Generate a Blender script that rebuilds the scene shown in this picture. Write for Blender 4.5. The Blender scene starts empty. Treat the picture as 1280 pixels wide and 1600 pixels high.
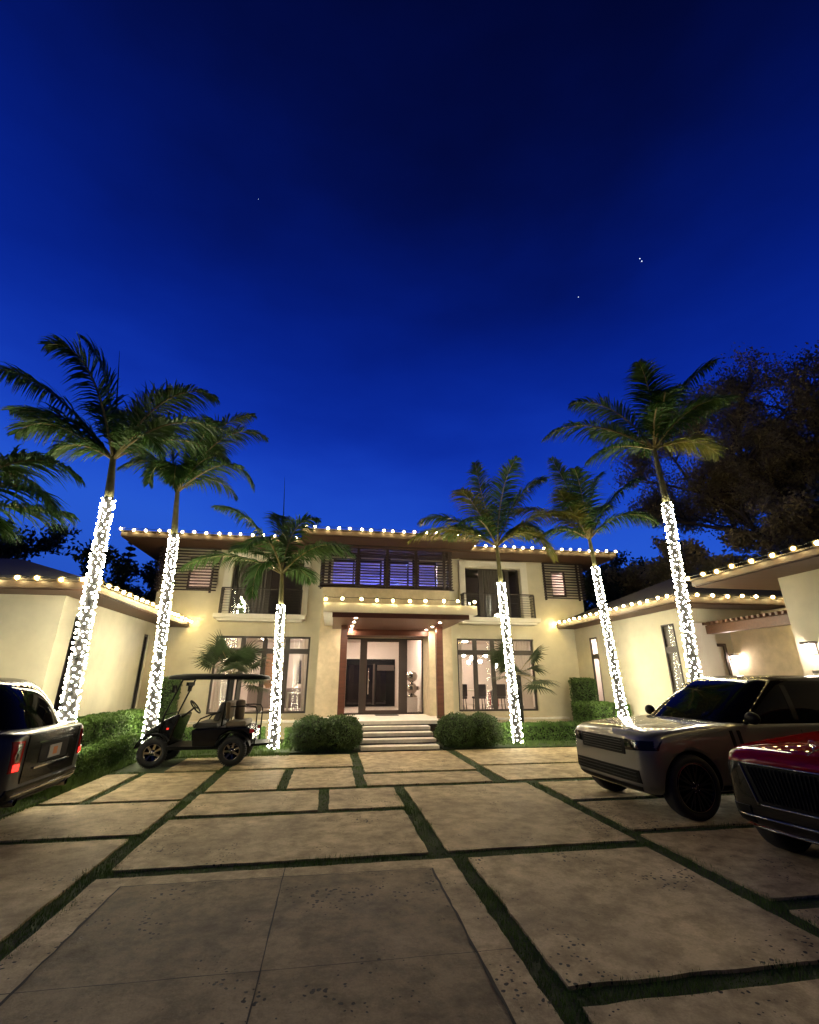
import bpy, bmesh, math, random
from mathutils import Vector, Matrix, noise
from mathutils.bvhtree import BVHTree
rnd = random.Random(7)
PI = math.pi
scene = bpy.context.scene
COL = scene.collection

# ---------------------------------------------------------------- camera
FPX = 717.0; CAMZ = 1.8
yaw = math.radians(9.3); pit = math.atan(262 / FPX)
CF = Vector((math.sin(yaw) * math.cos(pit), math.cos(yaw) * math.cos(pit), math.sin(pit)))
CR = Vector((math.cos(yaw), -math.sin(yaw), 0)); CU = CR.cross(CF)
CPOS = Vector((0, 0, CAMZ))
cd = bpy.data.cameras.new('camera'); cam = bpy.data.objects.new('camera', cd); COL.objects.link(cam)
cd.sensor_fit = 'HORIZONTAL'; cd.sensor_width = 36; cd.lens = FPX / 1280 * 36
cd.clip_start = 0.05; cd.clip_end = 3000
m3 = Matrix((CR, CU, -CF)).transposed(); cam.matrix_world = Matrix.Translation(CPOS) @ m3.to_4x4()
scene.camera = cam
def atY(px, py, y):
    d = CF * FPX + CR * (px - 640) - CU * (py - 800)
    return CPOS + d * (y / d.y)

# ---------------------------------------------------------------- world, exposure
SKY_K = 0.84
w = bpy.data.worlds.new('World'); scene.world = w; w.use_nodes = True
nt = w.node_tree; nt.nodes.clear()
out = nt.nodes.new('ShaderNodeOutputWorld')
bg = nt.nodes.new('ShaderNodeBackground'); bg2 = nt.nodes.new('ShaderNodeBackground'); addn = nt.nodes.new('ShaderNodeAddShader')
sky = nt.nodes.new('ShaderNodeTexSky'); sky.sky_type = 'NISHITA'; sky.sun_disc = False
sky.sun_elevation = math.radians(-4); sky.sun_rotation = math.radians(-60); sky.ozone_density = 6; sky.dust_density = 0.3
bg2.inputs['Strength'].default_value = 0.05
nt.links.new(sky.outputs[0], bg2.inputs['Color'])
tc = nt.nodes.new('ShaderNodeTexCoord'); sep = nt.nodes.new('ShaderNodeSeparateXYZ')
nt.links.new(tc.outputs['Generated'], sep.inputs[0])
nz = nt.nodes.new('ShaderNodeTexNoise'); nz.inputs['Scale'].default_value = 2.2; nz.inputs['Detail'].default_value = 5
mp = nt.nodes.new('ShaderNodeMapping'); mp.inputs['Scale'].default_value = (1, 1, 2.6)
nt.links.new(tc.outputs['Generated'], mp.inputs[0]); nt.links.new(mp.outputs[0], nz.inputs['Vector'])
# elevation, brightening towards the sunset side (west, -X)
ma = nt.nodes.new('ShaderNodeMath'); ma.operation = 'MULTIPLY_ADD'; ma.inputs[1].default_value = 0.10
nt.links.new(sep.outputs['X'], ma.inputs[0]); nt.links.new(sep.outputs['Z'], ma.inputs[2])
mb_ = nt.nodes.new('ShaderNodeMath'); mb_.operation = 'MULTIPLY_ADD'; mb_.inputs[1].default_value = 0.24
nt.links.new(nz.outputs[0], mb_.inputs[0]); nt.links.new(ma.outputs[0], mb_.inputs[2])
sub = nt.nodes.new('ShaderNodeMath'); sub.operation = 'SUBTRACT'; sub.inputs[1].default_value = 0.125
nt.links.new(mb_.outputs[0], sub.inputs[0])
ramp = nt.nodes.new('ShaderNodeValToRGB'); ramp.color_ramp.interpolation = 'B_SPLINE'
def srgb(r, g, b):
    f = lambda c: (c / 255 / 12.92) if c / 255 <= 0.04045 else ((c / 255 + 0.055) / 1.055) ** 2.4
    return (f(r), f(g), f(b), 1)
els = ramp.color_ramp.elements
stops = [(0.0, (26, 62, 160)), (0.20, (42, 94, 212)), (0.30, (32, 80, 204)), (0.42, (17, 56, 180)), (0.55, (7, 37, 146)),
         (0.70, (3, 24, 112)), (0.84, (2, 12, 68)), (0.98, (1, 5, 36))]
els[0].position = stops[0][0]; els[0].color = srgb(*stops[0][1]); els[1].position = stops[-1][0]; els[1].color = srgb(*stops[-1][1])
for p, c in stops[1:-1]:
    e = els.new(p); e.color = srgb(*c)
nt.links.new(sub.outputs[0], ramp.inputs[0]); nt.links.new(ramp.outputs[0], bg.inputs['Color'])
# the sky behind the viewer, away from the last light, is darker
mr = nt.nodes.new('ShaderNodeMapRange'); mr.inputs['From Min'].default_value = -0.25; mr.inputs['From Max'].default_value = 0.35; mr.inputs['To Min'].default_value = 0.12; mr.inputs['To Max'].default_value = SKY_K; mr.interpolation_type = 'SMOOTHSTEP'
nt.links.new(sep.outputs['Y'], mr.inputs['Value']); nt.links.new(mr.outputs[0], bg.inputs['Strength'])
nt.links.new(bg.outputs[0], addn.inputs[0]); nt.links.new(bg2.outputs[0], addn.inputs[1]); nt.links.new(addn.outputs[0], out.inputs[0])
scene.view_settings.view_transform = 'Standard'; scene.view_settings.look = 'None'
scene.view_settings.gamma = 1; scene.view_settings.exposure = 0.25
cy = scene.cycles
cy.use_denoising = True; cy.sample_clamp_indirect = 6; cy.max_bounces = 7; cy.transparent_max_bounces = 16
cy.caustics_reflective = False; cy.caustics_refractive = False; cy.use_light_tree = True; cy.blur_glossy = 0.05

# light levels (radiance of the lamps)
L_EAVE = 310.0; L_TRUNK = 72.0; L_DOWN = 1100.0; L_ROOM = 340.0; L_WALL = 110.0
WARM = (1.0, 0.755, 0.31); COOLW = (1.0, 0.92, 0.67); ROOMC = (1.0, 0.77, 0.60)

# ---------------------------------------------------------------- materials
def new_mat(name):
    m = bpy.data.materials.new(name); m.use_nodes = True; t = m.node_tree
    return m, t, t.nodes['Principled BSDF']
def mat(name, col, rough=0.6, metal=0.0, var=0.0, vscale=3.0, bump=0.0, bscale=40.0, spec=0.5, coat=0.0, trans=0.0, var2=None, cior=1.5):
    m, t, b = new_mat(name)
    b.inputs['Base Color'].default_value = (*col, 1); b.inputs['Roughness'].default_value = rough
    b.inputs['Metallic'].default_value = metal; b.inputs['Specular IOR Level'].default_value = spec
    b.inputs['Coat IOR'].default_value = cior; b.inputs['Coat Weight'].default_value = coat; b.inputs['Coat Roughness'].default_value = 0.03
    g = t.nodes.new('ShaderNodeNewGeometry')
    if var > 0:
        n = t.nodes.new('ShaderNodeTexNoise'); n.inputs['Scale'].default_value = vscale; n.inputs['Detail'].default_value = 6; n.inputs['Roughness'].default_value = 0.62
        t.links.new(g.outputs['Position'], n.inputs['Vector'])
        r = t.nodes.new('ShaderNodeValToRGB'); c2 = var2 or tuple(c * (1 - var) for c in col)
        r.color_ramp.elements[0].position = 0.32; r.color_ramp.elements[1].position = 0.68
        r.color_ramp.elements[0].color = (*c2, 1); r.color_ramp.elements[1].color = (*[min(1, c * (1 + var * 0.5)) for c in col], 1)
        t.links.new(n.outputs[0], r.inputs[0]); t.links.new(r.outputs[0], b.inputs['Base Color'])
    if bump > 0:
        n2 = t.nodes.new('ShaderNodeTexNoise'); n2.inputs['Scale'].default_value = bscale; n2.inputs['Detail'].default_value = 4
        t.links.new(g.outputs['Position'], n2.inputs['Vector'])
        bp = t.nodes.new('ShaderNodeBump'); bp.inputs['Strength'].default_value = bump; bp.inputs['Distance'].default_value = 0.01
        t.links.new(n2.outputs[0], bp.inputs['Height']); t.links.new(bp.outputs[0], b.inputs['Normal'])
    if trans > 0:
        b.inputs['Transmission Weight'].default_value = 0
        tr = t.nodes.new('ShaderNodeBsdfTranslucent'); mx = t.nodes.new('ShaderNodeMixShader'); mx.inputs[0].default_value = trans
        if b.inputs['Base Color'].is_linked: t.links.new(b.inputs['Base Color'].links[0].from_socket, tr.inputs[0])
        else: tr.inputs[0].default_value = (*col, 1)
        o = t.nodes['Material Output']; t.links.new(b.outputs[0], mx.inputs[1]); t.links.new(tr.outputs[0], mx.inputs[2]); t.links.new(mx.outputs[0], o.inputs[0])
    return m
def emis(name, col, k):
    m = bpy.data.materials.new(name); m.use_nodes = True; t = m.node_tree; t.nodes.clear()
    e = t.nodes.new('ShaderNodeEmission'); e.inputs[0].default_value = (*col, 1); e.inputs[1].default_value = k
    o = t.nodes.new('ShaderNodeOutputMaterial'); t.links.new(e.outputs[0], o.inputs[0]); return m
def glass(name, tint=(0.9, 0.92, 0.92), refl=0.10):
    m = bpy.data.materials.new(name); m.use_nodes = True; t = m.node_tree; t.nodes.clear()
    tr = t.nodes.new('ShaderNodeBsdfTransparent'); tr.inputs[0].default_value = (*tint, 1)
    gl = t.nodes.new('ShaderNodeBsdfGlossy'); gl.inputs['Roughness'].default_value = 0.02
    lwt = t.nodes.new('ShaderNodeLayerWeight'); lwt.inputs[0].default_value = 0.5
    pw_ = t.nodes.new('ShaderNodeMath'); pw_.operation = 'POWER'; pw_.inputs[1].default_value = 5.0; t.links.new(lwt.outputs['Facing'], pw_.inputs[0])
    lw = t.nodes.new('ShaderNodeMath'); lw.operation = 'MULTIPLY_ADD'; lw.inputs[1].default_value = 0.6; lw.inputs[2].default_value = 0.018; t.links.new(pw_.outputs[0], lw.inputs[0])
    mx = t.nodes.new('ShaderNodeMixShader'); o = t.nodes.new('ShaderNodeOutputMaterial')
    t.links.new(lw.outputs[0], mx.inputs[0]); t.links.new(tr.outputs[0], mx.inputs[1]); t.links.new(gl.outputs[0], mx.inputs[2]); t.links.new(mx.outputs[0], o.inputs[0])
    return m
def glow_shell_mat(name, col, k):     # made-up shell imitating lens glow round a bulb: mostly clear, brightest towards its middle
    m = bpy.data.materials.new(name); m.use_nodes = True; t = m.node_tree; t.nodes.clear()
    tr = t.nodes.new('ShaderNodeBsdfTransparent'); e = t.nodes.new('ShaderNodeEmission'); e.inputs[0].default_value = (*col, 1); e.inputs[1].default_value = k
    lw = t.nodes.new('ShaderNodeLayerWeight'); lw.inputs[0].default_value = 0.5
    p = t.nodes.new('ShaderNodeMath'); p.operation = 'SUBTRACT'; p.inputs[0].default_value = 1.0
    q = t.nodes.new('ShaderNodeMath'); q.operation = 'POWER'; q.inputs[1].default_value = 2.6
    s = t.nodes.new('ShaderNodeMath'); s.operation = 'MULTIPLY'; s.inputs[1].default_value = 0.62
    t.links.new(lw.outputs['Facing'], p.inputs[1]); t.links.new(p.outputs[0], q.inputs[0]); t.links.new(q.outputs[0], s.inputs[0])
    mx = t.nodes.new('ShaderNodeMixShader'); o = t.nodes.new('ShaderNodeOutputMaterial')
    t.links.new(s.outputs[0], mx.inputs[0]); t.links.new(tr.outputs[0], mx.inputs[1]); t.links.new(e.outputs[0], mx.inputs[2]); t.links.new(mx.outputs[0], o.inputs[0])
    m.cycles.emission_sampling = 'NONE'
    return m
def concrete(name, col, dark, pits=0.6, seed=0.0):
    m, t, b = new_mat(name); b.inputs['Roughness'].default_value = 0.72; b.inputs['Specular IOR Level'].default_value = 0.35
    g = t.nodes.new('ShaderNodeNewGeometry'); oi = t.nodes.new('ShaderNodeObjectInfo')
    off = t.nodes.new('ShaderNodeVectorMath'); off.operation = 'ADD'
    cmb = t.nodes.new('ShaderNodeCombineXYZ'); mu = t.nodes.new('ShaderNodeMath'); mu.operation = 'MULTIPLY_ADD'; mu.inputs[1].default_value = 37.0; mu.inputs[2].default_value = seed
    t.links.new(oi.outputs['Random'], mu.inputs[0]); t.links.new(mu.outputs[0], cmb.inputs[2]); t.links.new(g.outputs['Position'], off.inputs[0]); t.links.new(cmb.outputs[0], off.inputs[1])
    def nse(scale, detail, rough=0.6):
        n = t.nodes.new('ShaderNodeTexNoise'); n.inputs['Scale'].default_value = scale; n.inputs['Detail'].default_value = detail; n.inputs['Roughness'].default_value = rough
        t.links.new(off.outputs[0], n.inputs['Vector']); return n
    def rmp(src, p0, c0, p1, c1):
        r = t.nodes.new('ShaderNodeValToRGB'); r.color_ramp.elements[0].position = p0; r.color_ramp.elements[1].position = p1
        r.color_ramp.elements[0].color = c0; r.color_ramp.elements[1].color = c1; t.links.new(src, r.inputs[0]); return r
    def mul(a, b_, f=1.0):
        x = t.nodes.new('ShaderNodeMixRGB'); x.blend_type = 'MULTIPLY'; x.inputs[0].default_value = f
        t.links.new(a, x.inputs[1]); t.links.new(b_, x.inputs[2]); return x
    base = rmp(nse(1.1, 7, 0.6).outputs[0], 0.3, (*dark, 1), 0.68, (*col, 1))
    blot = rmp(nse(4.5, 8, 0.7).outputs[0], 0.36, (0.48, 0.45, 0.40, 1), 0.60, (1.05, 1.03, 1.0, 1))
    fine = rmp(nse(60, 3).outputs[0], 0.3, (0.82, 0.81, 0.8, 1), 0.7, (1.05, 1.05, 1.05, 1))
    x = mul(base.outputs[0], blot.outputs[0]); x = mul(x.outputs[0], fine.outputs[0])
    # shell-stone pits, in clusters
    vo = t.nodes.new('ShaderNodeTexVoronoi'); vo.inputs['Scale'].default_value = 25.0
    dw = t.nodes.new('ShaderNodeVectorMath'); dw.operation = 'ADD'; dn = nse(9, 2); ds = t.nodes.new('ShaderNodeVectorMath'); ds.operation = 'SCALE'; ds.inputs['Scale'].default_value = 0.06
    t.links.new(dn.outputs['Color'], ds.inputs[0]); t.links.new(off.outputs[0], dw.inputs[0]); t.links.new(ds.outputs[0], dw.inputs[1]); t.links.new(dw.outputs[0], vo.inputs['Vector'])
    cl = rmp(nse(1.3, 3).outputs[0], 0.45, (0, 0, 0, 1), 0.68, (1, 1, 1, 1))
    rad = t.nodes.new('ShaderNodeMath'); rad.operation = 'MULTIPLY_ADD'; rad.inputs[1].default_value = 0.50 * pits; rad.inputs[2].default_value = 0.0
    t.links.new(cl.outputs[0], rad.inputs[0])
    lt = t.nodes.new('ShaderNodeMath'); lt.operation = 'LESS_THAN'; t.links.new(vo.outputs['Distance'], lt.inputs[0]); t.links.new(rad.outputs[0], lt.inputs[1])
    rnv = t.nodes.new('ShaderNodeSeparateColor'); t.links.new(vo.outputs['Color'], rnv.inputs[0])
    gt = t.nodes.new('ShaderNodeMath'); gt.operation = 'GREATER_THAN'; gt.inputs[1].default_value = 0.62; t.links.new(rnv.outputs[0], gt.inputs[0])
    an = t.nodes.new('ShaderNodeMath'); an.operation = 'MULTIPLY'; t.links.new(lt.outputs[0], an.inputs[0]); t.links.new(gt.outputs[0], an.inputs[1])
    mx = t.nodes.new('ShaderNodeMixRGB'); mx.inputs[2].default_value = (0.012, 0.010, 0.008, 1)
    t.links.new(an.outputs[0], mx.inputs[0]); t.links.new(x.outputs[0], mx.inputs[1]); t.links.new(mx.outputs[0], b.inputs['Base Color'])
    hb = t.nodes.new('ShaderNodeMath'); hb.operation = 'MULTIPLY_ADD'; hb.inputs[1].default_value = -1.5
    hn = nse(25, 6, 0.65); t.links.new(an.outputs[0], hb.inputs[0]); t.links.new(hn.outputs[0], hb.inputs[2])
    bp = t.nodes.new('ShaderNodeBump'); bp.inputs['Strength'].default_value = 0.55; bp.inputs['Distance'].default_value = 0.012
    t.links.new(hb.outputs[0], bp.inputs['Height']); t.links.new(bp.outputs[0], b.inputs['Normal'])
    return m
def wood(name, col, rough=0.45):
    m, t, b = new_mat(name); b.inputs['Roughness'].default_value = rough
    g = t.nodes.new('ShaderNodeNewGeometry'); mpn = t.nodes.new('ShaderNodeMapping'); mpn.inputs['Scale'].default_value = (0.6, 9.0, 9.0)
    n = t.nodes.new('ShaderNodeTexNoise'); n.inputs['Scale'].default_value = 2.0; n.inputs['Detail'].default_value = 6
    t.links.new(g.outputs['Position'], mpn.inputs[0]); t.links.new(mpn.outputs[0], n.inputs['Vector'])
    r = t.nodes.new('ShaderNodeValToRGB'); r.color_ramp.elements[0].position = 0.3; r.color_ramp.elements[1].position = 0.7
    r.color_ramp.elements[0].color = (*[c * 0.72 for c in col], 1); r.color_ramp.elements[1].color = (*[c * 1.15 for c in col], 1)
    t.links.new(n.outputs[0], r.inputs[0]); t.links.new(r.outputs[0], b.inputs['Base Color']); return m
M = {}
M['stucco'] = mat('stucco', (0.63, 0.575, 0.42), 0.85, var=0.15, vscale=0.9, bump=0.25, bscale=90, spec=0.2)
M['white'] = mat('white_stucco', (0.74, 0.70, 0.60), 0.8, var=0.06, vscale=2, bump=0.1, bscale=90, spec=0.2)
M['coral'] = mat('coral_stone', (0.66, 0.545, 0.36), 0.8, var=0.16, vscale=4, bump=0.5, bscale=30, spec=0.2)
M['bronze'] = mat('bronze_metal', (0.050, 0.040, 0.034), 0.45, 0.3, spec=0.5)
M['louver'] = mat('louver_wood', (0.042, 0.027, 0.023), 0.5)
M['soffit'] = wood('soffit_wood', (0.075, 0.036, 0.020), 0.6)
M['redwood'] = wood('red_wood', (0.115, 0.043, 0.025), 0.4)
M['rooftile'] = mat('roof_tile', (0.026, 0.019, 0.014), 0.8, var=0.4, vscale=6, bump=0.6, bscale=18)
M['fascia'] = mat('fascia_paint', (0.045, 0.028, 0.020), 0.5, var=0.15, vscale=4)
M['glass'] = glass('window_glass')
M['darkglass'] = mat('dark_glass', (0.012, 0.010, 0.010), 0.04, spec=0.6)
M['room'] = mat('room_paint', (0.74, 0.66, 0.60), 0.8, var=0.03)
M['roomfloor'] = mat('room_floor', (0.55, 0.48, 0.42), 0.25)
M['curtain'] = mat('curtain_cloth', (0.70, 0.60, 0.52), 0.9, trans=0.3)
M['darkcloth'] = mat('dark_cloth', (0.06, 0.05, 0.055), 0.9)
M['sofa'] = mat('sofa_cloth', (0.30, 0.24, 0.22), 0.9)
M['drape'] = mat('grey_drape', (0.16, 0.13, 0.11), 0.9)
M['limestone'] = mat('limestone_step', (0.80, 0.73, 0.62), 0.6, var=0.14, vscale=6, bump=0.1, bscale=60)
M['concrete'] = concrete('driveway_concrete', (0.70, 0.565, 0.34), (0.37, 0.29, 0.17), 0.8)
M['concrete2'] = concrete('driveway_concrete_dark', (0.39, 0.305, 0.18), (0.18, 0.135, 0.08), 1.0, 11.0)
M['joint'] = mat('saw_cut', (0.02, 0.018, 0.015), 0.9)
M['turf'] = mat('turf', (0.035, 0.055, 0.016), 0.95, var=0.5, vscale=9, bump=0.8, bscale=80)
M['lawn'] = mat('lawn_blade', (0.095, 0.165, 0.030), 0.7, var=0.4, vscale=5, trans=0.25)
M['cabinet'] = wood('cabinet_wood', (0.22, 0.12, 0.06))
M['beam'] = wood('beam_wood', (0.12, 0.058, 0.034))
M['blade'] = mat('grass_blade', (0.070, 0.140, 0.024), 0.7, var=0.45, vscale=5, trans=0.25)
M['leaf'] = mat('hedge_leaf', (0.105, 0.195, 0.036), 0.55, var=0.5, vscale=7, trans=0.25)
M['box'] = mat('boxwood_leaf', (0.080, 0.145, 0.034), 0.55, var=0.5, vscale=9, trans=0.2)
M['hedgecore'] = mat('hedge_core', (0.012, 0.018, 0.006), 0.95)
M['frond'] = mat('palm_frond', (0.055, 0.130, 0.020), 0.45, var=0.45, vscale=2.2, trans=0.28)
M['yfrond'] = mat('palm_frond_yellow', (0.21, 0.19, 0.03), 0.5, var=0.4, vscale=3.0, trans=0.3, var2=(0.07, 0.12, 0.02))
M['rachis'] = mat('palm_rachis', (0.26, 0.22, 0.09), 0.5, var=0.3)
M['shaft'] = mat('palm_crownshaft', (0.20, 0.19, 0.08), 0.5, var=0.35, vscale=5)
M['ptrunk'] = mat('palm_bark', (0.013, 0.011, 0.010), 0.85, var=0.4, vscale=8, bump=0.5, bscale=25)
M['bark'] = mat('oak_bark', (0.13, 0.10, 0.07), 0.9, var=0.4, vscale=4, bump=0.8, bscale=20)
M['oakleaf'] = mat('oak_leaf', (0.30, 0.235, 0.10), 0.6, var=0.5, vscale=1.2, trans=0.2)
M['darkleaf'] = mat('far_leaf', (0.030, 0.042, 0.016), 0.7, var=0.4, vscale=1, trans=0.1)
M['cable'] = mat('cable', (0.012, 0.02, 0.012), 0.6)
M['socket'] = mat('socket', (0.02, 0.02, 0.02), 0.5)
M['bulb'] = emis('festoon_filament', WARM, L_EAVE)
M['globe'] = glow_shell_mat('festoon_globe', (1.0, 0.62, 0.14), 1.6)
M['mini'] = emis('mini_bulb', COOLW, L_TRUNK)
M['down'] = emis('downlight_lens', (1.0, 0.80, 0.62), L_DOWN)
M['roomlamp'] = emis('room_lamp', ROOMC, L_ROOM)
M['star'] = emis('star_light', (0.75, 0.85, 1.0), 2.0)
M['paint_grey'] = mat('grey_paint', (0.115, 0.112, 0.104), 0.42, 0.30, coat=1.0, cior=1.7)
M['paint_red'] = mat('red_paint', (0.19, 0.003, 0.004), 0.5, 0.0, spec=0.0, coat=0.45, cior=1.6)
M['paint_black'] = mat('black_paint', (0.005, 0.005, 0.006), 0.2, 0.0, spec=0.25, coat=0.3)
M['paint_silver'] = mat('silver_paint', (0.045, 0.045, 0.048), 0.35, 0.4, coat=0.6)
M['carglass'] = mat('car_glass', (0.003, 0.003, 0.004), 0.03, spec=0.14)
M['trim'] = mat('black_trim', (0.005, 0.005, 0.005), 0.5, spec=0.10)
M['chrome'] = mat('chrome', (0.75, 0.74, 0.72), 0.08, 1.0)
M['darkchrome'] = mat('dark_chrome', (0.20, 0.19, 0.18), 0.12, 1.0)
M['rubber'] = mat('tyre_rubber', (0.012, 0.012, 0.012), 0.8)
M['rim'] = mat('black_rim', (0.045, 0.044, 0.043), 0.25, 0.8)
M['lamp'] = mat('headlamp_lens', (0.008, 0.008, 0.010), 0.05, spec=0.35)
M['redlens'] = mat('red_lens', (0.35, 0.01, 0.01), 0.08, spec=0.7, coat=1.0)
M['redglow'] = emis('red_marker', (1.0, 0.03, 0.02), 3.0)
M['plate'] = mat('plate_white', (0.34, 0.32, 0.30), 0.4)
M['plateart'] = mat('plate_orange', (0.55, 0.18, 0.05), 0.5)
M['bronze_art'] = mat('polished_art', (0.40, 0.36, 0.32), 0.15, 1.0)
M['pedestal'] = mat('pedestal', (0.70, 0.62, 0.56), 0.7)
M['seat'] = mat('cart_seat', (0.03, 0.028, 0.026), 0.5)
M['tan'] = mat('tan_bag', (0.13, 0.10, 0.065), 0.8)
M['soil'] = mat('soil', (0.05, 0.035, 0.022), 0.95, var=0.4, vscale=10, bump=0.8, bscale=40)

# ---------------------------------------------------------------- mesh builder
class MB:
    def __init__(s): s.v = []; s.f = []; s.mi = []; s.mats = []; s.sm = []
    def m(s, mt):
        mt = M[mt] if isinstance(mt, str) else mt
        if mt not in s.mats: s.mats.append(mt)
        return s.mats.index(mt)
    def face(s, pts, mt, smooth=False):
        n = len(s.v); s.v += [tuple(p) for p in pts]; s.f.append(tuple(range(n, n + len(pts)))); s.mi.append(s.m(mt)); s.sm.append(smooth)
    def mesh(s, vs, fs, mt, smooth=False):
        n = len(s.v); k = s.m(mt); s.v += [tuple(p) for p in vs]
        for f in fs: s.f.append(tuple(n + i for i in f)); s.mi.append(k); s.sm.append(smooth)
    def box(s, x0, x1, y0, y1, z0, z1, mt, bev=0.0):
        if x0 > x1: x0, x1 = x1, x0
        if y0 > y1: y0, y1 = y1, y0
        if z0 > z1: z0, z1 = z1, z0
        vs = [(x0, y0, z0), (x1, y0, z0), (x1, y1, z0), (x0, y1, z0), (x0, y0, z1), (x1, y0, z1), (x1, y1, z1), (x0, y1, z1)]
        s.mesh(vs, [(0, 3, 2, 1), (4, 5, 6, 7), (0, 1, 5, 4), (1, 2, 6, 5), (2, 3, 7, 6), (3, 0, 4, 7)], mt)
    def obox(s, c, ax, ay, az, mt):   # oriented box, half-axis vectors
        c = Vector(c); vs = []
        for k in (-1, 1):
            for (i, j) in ((-1, -1), (1, -1), (1, 1), (-1, 1)): vs.append(c + ax * i + ay * j + az * k)
        s.mesh(vs, [(0, 3, 2, 1), (4, 5, 6, 7), (0, 1, 5, 4), (1, 2, 6, 5), (2, 3, 7, 6), (3, 0, 4, 7)], mt)
    def prism(s, poly, z0, z1, mt):   # poly in xy
        n = len(poly); a = sum(poly[i][0] * poly[(i + 1) % n][1] - poly[(i + 1) % n][0] * poly[i][1] for i in range(n))
        if a < 0: poly = poly[::-1]
        vs = [(p[0], p[1], z0) for p in poly] + [(p[0], p[1], z1) for p in poly]
        s.mesh(vs, [tuple(range(n))[::-1], tuple(range(n, 2 * n))] + [(i, (i + 1) % n, n + (i + 1) % n, n + i) for i in range(n)], mt)
    def tube(s, pts, r, mt, seg=6, smooth=True, cap=True):
        pts = [Vector(p) for p in pts]; n = len(pts); rs = r if isinstance(r, (list, tuple)) else [r] * n
        vs = []; fs = []; prev = None
        for i, p in enumerate(pts):
            d = (pts[min(i + 1, n - 1)] - pts[max(i - 1, 0)]).normalized()
            if prev is None:
                a = d.orthogonal().normalized()
            else:
                a = (prev - d * prev.dot(d)); a = a.normalized() if a.length > 1e-6 else d.orthogonal().normalized()
            prev = a; b = d.cross(a)
            for k in range(seg): t = 2 * PI * k / seg; vs.append(p + (a * math.cos(t) + b * math.sin(t)) * rs[i])
        for i in range(n - 1):
            for k in range(seg): fs.append((i * seg + k, i * seg + (k + 1) % seg, (i + 1) * seg + (k + 1) % seg, (i + 1) * seg + k))
        if cap: fs.append(tuple(range(seg))[::-1]); fs.append(tuple((n - 1) * seg + k for k in range(seg)))
        s.mesh(vs, fs, mt, smooth)
    def lathe(s, prof, mt, seg=24, axis='z', c=(0, 0, 0), smooth=True):   # prof [(r, h)]
        vs = []; fs = []; n = len(prof)
        for k in range(seg):
            t = 2 * PI * k / seg
            for (r, h) in prof:
                a, b = r * math.cos(t), r * math.sin(t)
                p = (a, b, h) if axis == 'z' else ((a, h, b) if axis == 'y' else (h, a, b))
                vs.append((p[0] + c[0], p[1] + c[1], p[2] + c[2]))
        for k in range(seg):
            k2 = (k + 1) % seg
            for i in range(n - 1):
                q = (k * n + i, k2 * n + i, k2 * n + i + 1, k * n + i + 1)
                fs.append(q if axis != 'y' else q[::-1])
        s.mesh(vs, fs, mt, smooth)
    def sphere(s, c, r, mt, u=8, v=6, sc=(1, 1, 1)):
        vs = []; fs = []
        for i in range(v + 1):
            ph = PI * i / v
            for j in range(u):
                t = 2 * PI * j / u; vs.append((c[0] + r * sc[0] * math.sin(ph) * math.cos(t), c[1] + r * sc[1] * math.sin(ph) * math.sin(t), c[2] + r * sc[2] * math.cos(ph)))
        for i in range(v):
            for j in range(u):
                a, b, c2, d = i * u + j, i * u + (j + 1) % u, (i + 1) * u + (j + 1) % u, (i + 1) * u + j
                if i == 0: fs.append((a, d, c2))
                elif i == v - 1: fs.append((a, d, b))
                else: fs.append((a, d, c2, b))
        s.mesh(vs, fs, mt, True)
    def data(s, name):
        me = bpy.data.meshes.new(name); me.from_pydata(s.v, [], s.f)
        for m_ in s.mats: me.materials.append(m_)
        me.polygons.foreach_set('material_index', s.mi); me.polygons.foreach_set('use_smooth', s.sm); me.update(); return me
    def build(s, name, parent=None, **kw):
        return put(name, s.data(name), parent, **kw)
def put(name, me, parent=None, loc=None, rz=None, **kw):
    o = bpy.data.objects.new(name, me); COL.objects.link(o)
    if parent is not None: o.parent = parent
    if loc is not None: o.location = loc
    if rz is not None: o.rotation_euler = (0, 0, rz)
    for k, v_ in kw.items(): o[k] = v_
    return o
def thing(name, label, cat, loc=(0, 0, 0), rz=0.0, group=None):
    o = bpy.data.objects.new(name, None); COL.objects.link(o); o.location = loc; o.rotation_euler = (0, 0, rz)
    o['label'] = label; o['category'] = cat; o['kind'] = 'thing'
    if group: o['group'] = group
    return o
def tag(o, label, cat, group=None):
    o['label'] = label; o['category'] = cat; o['kind'] = 'thing'
    if group: o['group'] = group
    return o
def bevel(o, w_=0.01, seg=2):
    md = o.modifiers.new('bev', 'BEVEL'); md.width = w_; md.segments = seg; md.limit_method = 'ANGLE'; return o
# ---------------------------------------------------------------- ground
def struct(name, mb_, **kw): o = mb_.build(name); o['kind'] = 'structure'; return o
g = MB()
g.box(-300, 300, -200, 400, -0.5, -0.022, 'turf'); struct('ground', g)
def slab(x0, x1, y0, y1, mt='concrete', top=0.0, n='driveway'):
    mb_ = MB(); pts = []; st = 0.14
    def edge(a, b):
        L_ = math.hypot(b[0] - a[0], b[1] - a[1]); k = max(1, int(L_ / st))
        for i in range(k):
            t = i / k; j = 0.0 if i == 0 else 0.010
            pts.append((a[0] + (b[0] - a[0]) * t + rnd.uniform(-j, j), a[1] + (b[1] - a[1]) * t + rnd.uniform(-j, j)))
    edge((x0, y0), (x1, y0)); edge((x1, y0), (x1, y1)); edge((x1, y1), (x0, y1)); edge((x0, y1), (x0, y0))
    mb_.prism(pts, -0.12, top, mt); o = struct(n, mb_); return o
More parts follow.
